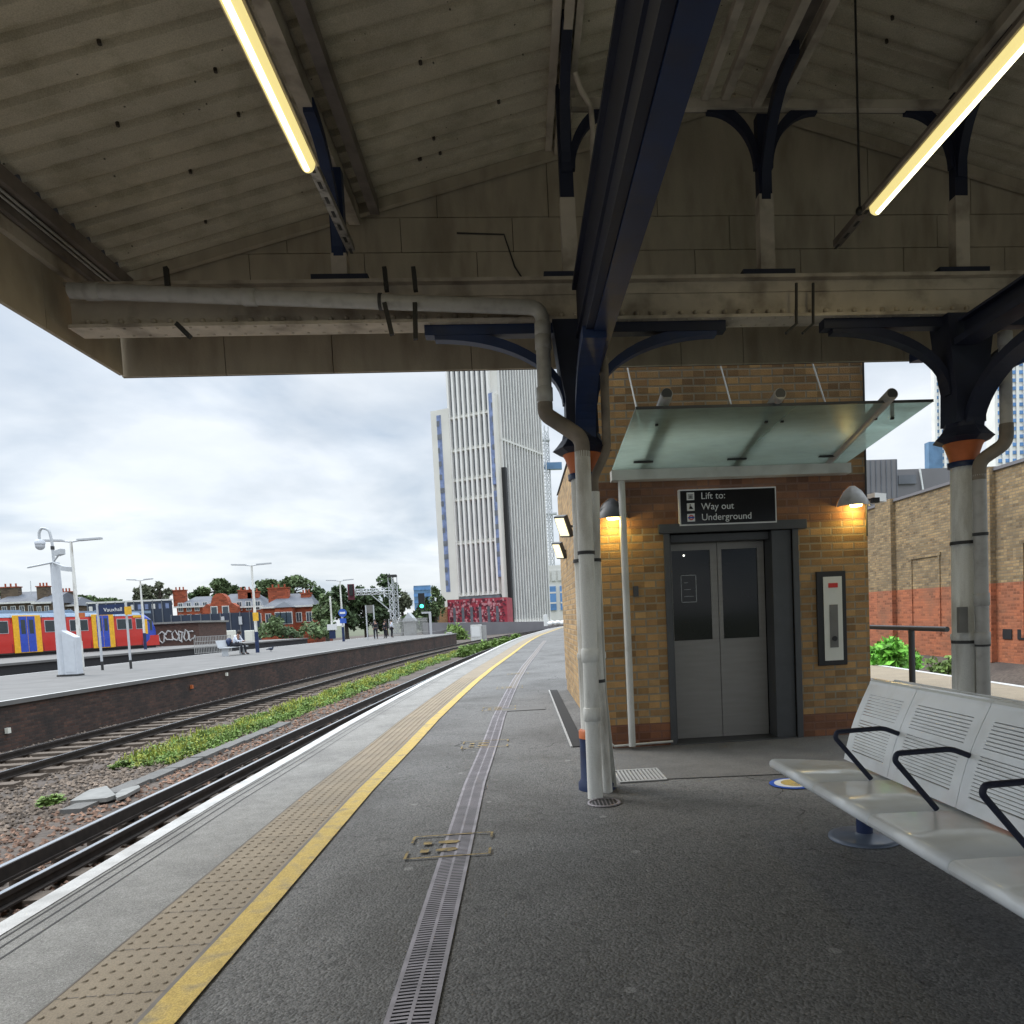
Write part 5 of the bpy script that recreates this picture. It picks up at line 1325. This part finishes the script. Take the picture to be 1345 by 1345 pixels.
for i, px in enumerate((258, 280, 302, 326)):
    p = at(px, 834, 84); tag(bx(p.x-.4, p.x+.4, 84, 84.8, -1.2, p.z+.5).build('concrete_block', 'panel cream', bevel=.05), 'pale concrete block before the dark hoarding, '+['leftmost', 'second from left', 'third from left', 'rightmost'][i]+' of the four', 'block', 'concrete blocks along the hoarding')

# houses
def house(px0, px1, pe, pr, Y, dep, wall, lab, chim=(), gable=None, wins=0, name='brick_house', roofm='slate', winz=(1.2, 2.4), hip=True):
    p, q = at(px0, pe, Y), at(px1, pe, Y); ze = (p.z+q.z)/2; zr_ = at((px0+px1)/2, pr, Y+dep/2).z
    t = thing(name, lab, 'house', ((p.x+q.x)/2, Y, -1.4)); x0, x1 = p.x, q.x
    bx(x0, x1, Y, Y+dep, -1.4, ze).build('wall', wall, t)
    h = min((x1-x0)*.25, dep/2) if hip else .01
    vs = [(x0-.3, Y-.3, ze+.01), (x1+.3, Y-.3, ze+.01), (x1+.3, Y+dep+.3, ze+.01), (x0-.3, Y+dep+.3, ze+.01), (x0+h, Y+dep/2, zr_), (x1-h, Y+dep/2, zr_)]
    rf = MB().add(vs, [(0, 1, 5, 4), (1, 2, 5), (2, 3, 4, 5), (3, 0, 4), (0, 3, 2, 1)]).build('roof', roofm, t)
    bx(x0-.35, x1+.35, Y-.42, Y-.31, ze-.12, ze+.14).build('gutter', 'white frame', rf)
    for cx_, top, w in chim:
        c = at(cx_, top, Y+dep/2-1.5); ch = bx(c.x-w/2, c.x+w/2, Y+dep/2-1.9, Y+dep/2-1.0, ze, c.z).build('chimney', wall, rf)
        b = MB(); b.box(c.x-w/2-.1, c.x+w/2+.1, Y+dep/2-2.0, Y+dep/2-.9, c.z+.001, c.z+.15)
        for k in range(3): b.tube([(c.x-w*.3+w*.3*k, Y+dep/2-1.45, c.z+.15), (c.x-w*.3+w*.3*k, Y+dep/2-1.45, c.z+.65)], .12, 8)
        b.build('chimney_pots', 'far red brick', ch)
    for k in range(wins):
        a = x0+(x1-x0)*(k+.5)/wins; w = min(.7, (x1-x0)/wins*.3)
        for z in winz:
            if ze-z-.8 < .2: continue
            f = bx(a-w, a+w, Y-.08, Y-.005, ze-z-.75, ze-z+.75).build('window', 'white frame', t)
            b = MB(); b.box(a-w+.1, a-.04, Y-.1, Y-.082, ze-z-.65, ze-z+.65); b.box(a+.04, a+w-.1, Y-.1, Y-.082, ze-z-.65, ze-z+.65); b.build('pane', 'clear glass', f)
    return t, ze
house(-12, 46, 792, 778, 118, 9, 'far brown brick', 'long brown brick terrace with grey slate roof at the left edge above the train', ((14, 772, 2.6),), wins=5)
house(46, 66, 792, 779, 116, 9, 'far brown brick', 'brown gabled house with a tall chimney, directly left of the camera mast', ((57, 771, 1.6),), wins=2, hip=False)
house(66, 96, 796, 785, 120, 8, 'far brown brick', 'low brown house partly hidden behind the camera mast and lamp', ((87, 778, 1.6),), wins=2)
house(232, 275, 797, 784, 128, 9, 'far red brick', 'red brick house with slate roof left of the curved gable', ((236, 776, 2.),), wins=4, winz=(.0, 2.0))
t, ze = house(272, 345, 798, 780, 126, 9, 'far red brick', 'red brick terrace with an ornate curved gable behind the dark hoarding', ((322, 776, 2.2), (333, 778, 1.8)), wins=6, winz=(-.2, 1.9))
p = at(266, 800, 124.5); q = at(312, 800, 124.5); c = (p.x+q.x)/2; w = (q.x-p.x)/2; zt = at(288, 779, 124.5).z; zb = p.z-2
gpts = [(c-w, 124.5, zb), (c+w, 124.5, zb), (c+w, 124.5, zb+2.2), (c+w*.72, 124.5, zb+2.8), (c+w*.55, 124.5, zt-2.0), (c+w*.4, 124.5, zt-.7), (c+w*.2, 124.5, zt-.1), (c, 124.5, zt), (c-w*.2, 124.5, zt-.1), (c-w*.4, 124.5, zt-.7), (c-w*.55, 124.5, zt-2.0), (c-w*.72, 124.5, zb+2.8), (c-w, 124.5, zb+2.2)]
MB().prism(gpts, (0, 1.4, 0)).build('gable', 'far red brick', t)
for dx in (-.9, .9):
    f = bx(c+dx-.55, c+dx+.55, 124.38, 124.49, zt-4.2, zt-2.1).build('window', 'white frame', t); bx(c+dx-.42, c+dx+.42, 124.33, 124.375, zt-4.05, zt-2.25).build('pane', 'clear glass', f)
t, ze = house(345, 412, 797, 780, 112, 10, 'far red brick', 'large red brick villa with grey hipped roof and bay window, left of the dark trees', ((366, 773, 3.0), (402, 780, 1.4)), wins=5, winz=(1.6, 4.4))
p, q = at(362, 800, 110.5), at(384, 800, 110.5)
bx(p.x, q.x, 110.2, 112, -1.4, at(370, 798, 110.5).z).build('bay', 'far red brick', t)
MB().prism([(p.x-.2, 110, at(370, 798, 110.5).z+.01), (q.x+.2, 110, at(370, 798, 110.5).z+.01), ((p.x+q.x)/2, 110.8, at(370, 790, 110.5).z)], (0, 1.9, 0)).build('bay_roof', 'slate', t)
for k in range(3):
    a = p.x+(q.x-p.x)*(k+.5)/3; z = at(370, 812, 110.5).z; f = bx(a-.45, a+.45, 110.1, 110.19, z-.9, z+.9).build('window', 'white frame', t); bx(a-.35, a+.35, 110.05, 110.095, z-.8, z+.8).build('pane', 'clear glass', f)
tag(MB().tube([at(41, 783, 120), at(40, 763, 120)], .05, 5).build('aerial', 'pole grey'), 'thin rooftop aerial above the brown terrace at the left edge', 'aerial')

# trees
def tree(px, pyb, pyt, Y, wpx, m, lab, seed, n=1500, leaf=.30, sparse=1., grp='trees along the skyline'):
    sc_ = F_/Y; p = at(px, pyb, Y); top = at(px, pyt, Y).z; W_ = wpx/sc_/2; base = max(p.z, -1.3)
    t = thing('tree', lab, 'tree', (p.x, Y, -1.4), grp); rr = random.Random(seed)
    H_ = top-base; zc = base+H_*.55
    tb_ = MB(); tb_.tube([(p.x, Y, -1.4), (p.x+rr.uniform(-.2, .2), Y, zc-H_*.1), (p.x+rr.uniform(-.3, .3), Y, zc+H_*.25)], [.35, .22, .07], 7)
    cl = []
    for k in range(int(15*sparse)+4):
        a = rr.random()*6.283; e = rr.uniform(-.9, 1); q_ = math.sqrt(max(0, 1-e*e))*rr.uniform(.35, .85)
        c = Vector((p.x+W_*q_*math.cos(a), Y+W_*q_*math.sin(a), zc+H_*.38*e)); cl.append((c, rr.uniform(.22, .42)))
        if k < 9: tb_.tube([(p.x, Y, zc-H_*.15+rr.uniform(0, H_*.2)), lerp((p.x, Y, zc), c, .6)+Vector((0, 0, -.2)), c], [.12, .07, .03], 5)
    tb_.build('trunk', 'bark', t)
    b = MB()
    for _ in range(n):
        c, s = cl[rr.randrange(len(cl))]; d = Vector((rr.gauss(0, 1), rr.gauss(0, 1), rr.gauss(0, 1))).normalized()*rr.uniform(.45, 1.05)
        q = c+Vector((d.x*s*W_, d.y*s*W_, d.z*s*H_*.42)); e1 = Vector((rr.gauss(0, 1), rr.gauss(0, 1), rr.gauss(0, .8))).normalized(); e2 = e1.cross(Vector((rr.gauss(0, 1), rr.gauss(0, 1), rr.gauss(0, 1)))).normalized()*.6; l = leaf*rr.uniform(.6, 1.4)
        b.add([q-e1*l, q+e2*l, q+e1*l, q-e2*l], [(0, 1, 2, 3)])
    b.build('crown', m, t)
T = [(112, 805, 783, 150, 44, 'leaf mid', 'green tree just right of the lamp beside the camera mast'),
     (140, 806, 786, 152, 46, 'leaf mid', 'green tree over the dark building behind the train'),
     (4, 800, 772, 170, 30, 'leaf dark', 'dark tree at the left edge behind the terrace roof'),
     (188, 806, 768, 128, 26, 'leaf grey', 'thin grey green tree behind the lamp near the train cab'),
     (211, 806, 766, 130, 30, 'leaf grey', 'thin pale tree right of the lamp near the train cab'),
     (289, 796, 762, 150, 44, 'leaf mid', 'round tree showing above the curved gable'),
     (262, 800, 775, 150, 26, 'leaf dark', 'dark low tree left of the tree above the gable'),
     (312, 800, 770, 152, 26, 'leaf dark', 'dark tree between the gable and the villa'),
     (352, 800, 763, 140, 48, 'leaf mid', 'broad tree behind the left end of the villa roof'),
     (388, 800, 757, 140, 56, 'leaf mid', 'tall broad tree behind the right end of the villa roof'),
     (415, 812, 772, 118, 30, 'leaf dark', 'dark tree immediately right of the villa'),
     (430, 835, 778, 108, 30, 'leaf mid', 'mid green tree behind the thin pale pole'),
     (456, 835, 768, 112, 48, 'leaf dark', 'dark tree behind the lamp post with the blue sign'),
     (482, 835, 764, 116, 50, 'leaf dark', 'large dark tree below the red signal arm'),
     (508, 835, 758, 118, 46, 'leaf dark', 'tall dark tree behind the signal mast'),
     (529, 835, 772, 124, 30, 'leaf grey', 'grey green tree right of the signal mast'),
     (541, 838, 800, 120, 30, 'leaf mid', 'low tree below the distant blue glass tower'),
     (574, 836, 770, 150, 24, 'leaf mid', 'tree squeezed between blue glass tower and tower block'),
     (556, 836, 785, 150, 24, 'leaf dark', 'dark tree behind the green signal')]
for i, a in enumerate(T): tree(*a, seed=100+i, n=2600 if a[4] > 30 else 1500, leaf=.34, sparse=.55 if a[5] == 'leaf grey' else 1)
bush(at(357, 836, 88), 2.0, 2.3, 900, 'leaf mid', 'round green shrub in front of the villa', 41, .22)
bush(at(420, 838, 86), 2.2, 2.0, 900, 'leaf mid', 'low green shrub right of the villa, on the far platform edge', 42, .22)
bush(at(384, 838, 90), 2.0, 1.3, 500, 'leaf dark', 'dark low shrub under the villa bay window', 44, .2)
bush(at(602, 845, 92), 1.6, 2.4, 900, 'weed green', 'bright green bush left of the pale relay cabinet', 43, .2)

# signal gantry
SG = 92.; mx_ = at(520, 835, SG).x
sgn = thing('signal_gantry', 'lattice signal mast with a cantilever arm carrying a red signal', 'signal', (mx_, SG, 0)); zt = at(520, 758, SG).z
b = MB(); lattice(b, (mx_, SG, 0), (mx_, SG, zt), .75, .8, .07); b.build('mast', 'pole grey', sgn)
xa = at(463, 780, SG).x; za = at(490, 777, SG).z; b = MB(); lattice(b, (xa, SG, za), (mx_-.3, SG, za), .5, .7, .06); b.beam((mx_-.3, SG, za-2.6), (mx_-2.8, SG, za-.25), .1, .1); b.build('arm', 'pole grey', sgn)
b = MB(); b.box(xa-.45, xa+.35, SG-.5, SG-.4, za-.9, za+1.0); b.build('signal_board', 'train red', sgn) if False else b.build('signal_board', 'dark red clad', sgn)
b = MB(); b.box(xa-.2, xa+.2, SG-.75, SG-.51, za-.4, za+.9); b.build('signal_head', 'black', sgn)
bx(mx_-.5, mx_+.5, SG-.5, SG+.5, zt+.01, zt+.3).build('mast_cap', 'strap', sgn)
p = at(554, 792, 84); gs = thing('colour_light_signal', 'dark signal head showing a green light at the end of the far platform', 'signal', (p.x, 84, 0))
bx(p.x-.38, p.x+.32, 84, 84.3, p.z-.8, p.z+1.1).build('head', 'black', gs)
MB().tube([(p.x-.02, 83.99, p.z-.35), (p.x-.02, 83.93, p.z-.35)], .2, 16).build('lens', 'signal green', gs)
bx(p.x+.7, p.x+.95, 84, 84.25, -1.2, p.z-1.2).build('post', 'pole grey', gs); bx(p.x-.1, p.x+.95, 84.05, 84.2, p.z-1.2, p.z-1.0).build('bracket', 'pole grey', gs)
# frame signs and clutter at the far platform end
p, q = at(483, 838, 66), at(493, 838, 66); fr = thing('portal_frame', 'tall narrow metal frame standing on the far platform before the trees', 'frame', (p.x, 66, 0))
b = MB(); b.tube([(p.x, 66, 0), (p.x, 66, 3.0)], .06, 8); b.tube([(q.x, 66, 0), (q.x, 66, 3.0)], .06, 8); b.build('posts', 'pole grey', fr); bx(p.x+.07, q.x-.07, 65.97, 66.03, 2.3, 3.0).build('board', 'grey plastic', fr)
fn = thing('platform_fence', 'pale grey palisade fence at the far end of the opposite platform', 'fence', at(535, 836, 76))
b = MB(); p, q = at(512, 838, 74), at(562, 834, 78); n = 30
for k in range(n+1): a = p.lerp(q, k/n); b.box(a.x-.035, a.x+.035, a.y-.02, a.y+.02, 0, 1.75)
b.build('pales', 'cover frame', fn); b = MB()
for z in (.3, 1.45): b.beam((p.x, p.y+.04, z), (q.x, q.y+.04, z), .05, .06)
b.build('fence_rail', 'cover frame', fn)
ht_ = thing('shelter_hut', 'small pale hut roof beyond the palisade fence', 'hut', at(537, 815, 90)); p = at(530, 817, 90); q = at(544, 817, 90)
bx(p.x, q.x, 90, 92, -1.2, p.z).build('wall', 'cover frame', ht_); MB().prism([(p.x-.2, 89.8, p.z+.01), (q.x+.2, 89.8, p.z+.01), ((p.x+q.x)/2, 89.8, p.z+1.1)], (0, 2.4, 0)).build('roof', 'pole grey', ht_)
f2 = thing('mesh_fence', 'low grey mesh fence between the tracks left of the seated person', 'fence', at(275, 850, 48))
b = MB(); p, q = at(256, 856, 46), at(304, 852, 49)
for k in range(24): a = p.lerp(q, k/23); b.box(a.x-.015, a.x+.015, a.y-.01, a.y+.01, 0, 1.05)
for z in (.05, .4, .75, 1.05): b.beam((p.x, p.y, z), (q.x, q.y, z), .025, .03)
b.build('mesh', 'cover frame', f2)
cn = thing('relay_cabinet', 'tall weathered white relay cabinet among the weeds at the end of the platforms', 'cabinet', at(629, 845, 82)); p = at(619, 846, 82); q = at(638, 820, 82)
bx(p.x, q.x-.5, 82, 83, -1.2, q.z).build('body', 'white frame', cn); bx(q.x-.48, q.x, 82.2, 83, -1.2, q.z-.1).build('side_panel', 'cover frame', cn); bx(p.x+.1, q.x-.7, 81.96, 81.99, -.6, q.z-.2).build('door', 'sign white', cn)
ab_ = thing('bridge_abutment', 'brick and concrete abutment where the far platform ends', 'abutment', at(590, 850, 80))
p = at(577, 850, 80); q = at(586, 833, 80); r_ = at(592, 833, 80)
bx(p.x, q.x, 80, 82, -1.3, q.z).build('brick_pier', 'far red brick', ab_); bx(q.x+.02, r_.x, 79.8, 82, -1.3, r_.z+.2).build('concrete_pier', 'cover frame', ab_)
br = thing('bridge_parapet', 'long dark parapet wall across the tracks below the tower', 'wall', at(620, 830, 100))
p = at(556, 829, 100); q = at(742, 820, 130); b = MB(); b.prism([(p.x, 100, -1.3), (q.x, 130, -1.3), (q.x, 130, at(742, 816, 130).z), (p.x, 100, at(556, 818, 100).z)], (0, .6, 0)); b.build('wall', 'cladding', br)
for i, (px, py, r) in enumerate(((731, 822, 1.1), (741, 823, .8))):
    b = MB(); c = at(px, py, 98); 
    for k in range(6): b.sphere((c.x+(k-2.5)*.35*r, 98+rr.uniform(-.3, .3), .25+.1*(k % 2)), .4*r, 8, 6, (1, 1, .75))
    tag(b.build('sandbags', 'sign white'), 'pile of white bags at the far end of our platform, '+('left heap' if i == 0 else 'right heap by the wall'), 'bags')
p = at(717, 820, 96); tag(bx(p.x-.25, p.x+.25, 96, 96.4, 0, 1.5).build('bollard_cabinet', 'sign white', bevel=.05), 'slim white cabinet standing at the far end of our platform', 'cabinet')
# trackside litter and drain pipes in the far platform wall
for i, (px, py) in enumerate(((40, 958), (292, 886), (252, 902))):
    p = atX(px, py, FP+off(25)+.08); p.x = FP+off(p.y)+.03
    tag(bx(p.x-.02, p.x+.05, p.y-.05, p.y+.05, p.z-.06, p.z+.06).build('wall_plate', 'panel cream' if i < 2 else 'orange'), ['pale plate low on the far platform wall at the left edge', 'pale plate on the far platform wall below the seated person', 'orange plate on the far platform wall'][i], 'plate')

# ================================================================== PEOPLE
def person(lab, origin, face, pose, shirt='shirt', trouser='dark cloth', hgt=1.0, grp=None):
    """one skinned body; clothes are slightly larger skins over the same joints"""
    t = thing('person', lab, 'person', origin, grp); ca, sa = math.cos(face), math.sin(face)
    J_ = pose
    def wpt(p): x, y, z = [c*hgt for c in p]; return (x*ca-y*sa, x*sa+y*ca, z)
    def skin(name, edges, m, rad, sub=1, parent=None):
        names = []; 
        for a, c in edges:
            for n_ in (a, c):
                if n_ not in names: names.append(n_)
        me = bpy.data.meshes.new(name); me.from_pydata([wpt(J_[n_]) for n_ in names], [(names.index(a), names.index(c)) for a, c in edges], [])
        o = bpy.data.objects.new(name, me); COL.objects.link(o); o.parent = parent or t; me.materials.append(MATS[m])
        s = o.modifiers.new('skin', 'SKIN'); s.use_smooth_shade = True
        if not me.skin_vertices: 
            pass
        for i, n_ in enumerate(names):
            sv = me.skin_vertices[0].data[i]; sv.radius = tuple(r*hgt for r in rad[n_]); sv.use_root = (i == 0)
        ss = o.modifiers.new('smooth', 'SUBSURF'); ss.levels = sub; ss.render_levels = sub; return o
    RB = dict(pel=(.13, .11), chest=(.16, .11), neck=(.055, .055), head=(.08, .095), crown=(.06, .07), shl=(.06, .06), shr=(.06, .06), ell=(.04, .04), elr=(.04, .04), hal=(.032, .032), har=(.032, .032), fl=(.02, .035), fr=(.02, .035),
              hil=(.085, .085), hir=(.085, .085), knl=(.058, .058), knr=(.058, .058), anl=(.04, .04), anr=(.04, .04), tol=(.035, .03), tor=(.035, .03))
    E_all = [('pel', 'chest'), ('chest', 'neck'), ('neck', 'head'), ('head', 'crown'), ('chest', 'shl'), ('chest', 'shr'), ('shl', 'ell'), ('ell', 'hal'), ('shr', 'elr'), ('elr', 'har'), ('hal', 'fl'), ('har', 'fr'),
             ('pel', 'hil'), ('pel', 'hir'), ('hil', 'knl'), ('knl', 'anl'), ('hir', 'knr'), ('knr', 'anr'), ('anl', 'tol'), ('anr', 'tor')]
    skin('body', E_all, 'skin', RB, 1)
    k = 1.22
    skin('top', [('pel', 'chest'), ('chest', 'shl'), ('chest', 'shr'), ('shl', 'ell'), ('shr', 'elr'), ('ell', 'hal'), ('elr', 'har')], shirt, {a: (r[0]*k, r[1]*k) for a, r in RB.items()})
    skin('trousers', [('pel', 'hil'), ('pel', 'hir'), ('hil', 'knl'), ('knl', 'anl'), ('hir', 'knr'), ('knr', 'anr')], trouser, {a: (r[0]*k*1.02, r[1]*k*1.02) for a, r in RB.items()})
    skin('shoes', [('anl', 'tol')], 'black', {a: (r[0]*1.4, r[1]*1.4) for a, r in RB.items()}); skin('shoes', [('anr', 'tor')], 'black', {a: (r[0]*1.4, r[1]*1.4) for a, r in RB.items()})
    h = Vector(wpt(J_['head'])); b = MB(); b.sphere(tuple(h+Vector((0, 0, .04*hgt))+Vector(wpt((0, .025, 0)))), .105*hgt, 12, 8, (.95, 1.0, 1.05)); me = b.build('hair', 'hair', None); me.parent = t
    return t
STAND = dict(pel=(0, 0, .95), chest=(0, .01, 1.28), neck=(0, .01, 1.48), head=(0, -.01, 1.60), crown=(0, 0, 1.72), shl=(-.19, 0, 1.40), shr=(.19, 0, 1.40), ell=(-.24, .02, 1.12), elr=(.24, .02, 1.12), hal=(-.2, -.12, .92), har=(.22, -.05, .86), fl=(-.19, -.16, .84), fr=(.22, -.08, .77),
             hil=(-.10, 0, .90), hir=(.10, 0, .90), knl=(-.11, -.02, .50), knr=(.12, -.03, .50), anl=(-.11, .02, .08), anr=(.13, .02, .08), tol=(-.12, -.15, .04), tor=(.15, -.15, .04))
SIT = dict(pel=(0, 0, .53), chest=(0, -.12, .85), neck=(0, -.24, 1.02), head=(0, -.33, 1.10), crown=(0, -.36, 1.21), shl=(-.19, -.17, .95), shr=(.19, -.17, .95), ell=(-.22, -.30, .70), elr=(.22, -.30, .70), hal=(-.08, -.50, .68), har=(.08, -.50, .68), fl=(-.04, -.57, .70), fr=(.04, -.57, .70),
           hil=(-.10, -.02, .52), hir=(.10, -.02, .52), knl=(-.13, -.46, .52), knr=(.13, -.46, .52), anl=(-.13, -.44, .09), anr=(.15, -.50, .09), tol=(-.13, -.62, .04), tor=(.15, -.68, .04))
sp0 = at(309, 862, 41.); sp0 = Vector((sp0.x, 41, 0))
person('person in a pale shirt sitting hunched on the bench on the far platform', sp0, R(78), SIT, hgt=1.08)
bn = thing('platform_bench', 'small grey metal bench on the far platform under the seated person', 'bench', sp0)
bx(sp0.x-.28, sp0.x+.22, 39.6, 42.4, .42, .46).build('seat', 'pole grey', bn); MB().obox((sp0.x-.33, 39.6, .46), (.03, 0, 0), (0, 2.8, 0), (-.1, 0, .38)).build('backrest', 'pole grey', bn)
for y in (39.8, 42.2): bx(sp0.x-.2, sp0.x+.1, y-.04, y+.04, 0, .42).build('leg', 'pole grey', bn)
p = at(302, 852, 41.3); bag = thing('backpack', 'dark backpack against the back of the seated person', 'bag', (p.x-.0, 41.2, .5)); MB().sphere((sp0.x-.27, 41.0, .72), .2, 12, 8, (.8, 1, 1.2)).build('body', 'navy', bag); MB().sphere((sp0.x-.38, 41.0, .65), .11, 10, 6, (.6, 1, 1)).build('pocket', 'navy', bag)
p = at(498, 838, 67); person('person in dark clothes standing by the portal frame, the left of two', Vector((p.x, 65.5, 0)), R(20), STAND, 'dark cloth', 'dark cloth', 1.0)
p = at(508, 838, 67); person('person in dark clothes standing right of the other, nearer the fence', Vector((p.x, 66.5, 0)), R(-40), STAND, 'dark cloth', 'dark cloth', .97)
p = at(515, 838, 69); person('person in a pale top standing by the palisade fence', Vector((p.x, 69, 0)), R(120), STAND, 'shirt', 'dark cloth', .97)
pg = gnd(356, 856, 0); pt_ = thing('pigeon', 'small dark pigeon on the far platform right of the seated person', 'bird', pg)
b = MB(); b.sphere((pg.x, pg.y, .17), .10, 10, 8, (1.5, .8, .8)); b.sphere((pg.x+.14, pg.y, .28), .045, 8, 6); b.tube([(pg.x-.1, pg.y, .17), (pg.x-.28, pg.y, .13)], [.05, .02], 6); b.tube([(pg.x, pg.y-.03, .1), (pg.x, pg.y-.03, 0)], .01, 5); b.tube([(pg.x, pg.y+.03, .1), (pg.x, pg.y+.03, 0)], .01, 5); b.tube([(pg.x+.07, pg.y, .2), (pg.x+.14, pg.y, .27)], .035, 6); b.build('body', 'hoarding', pt_)
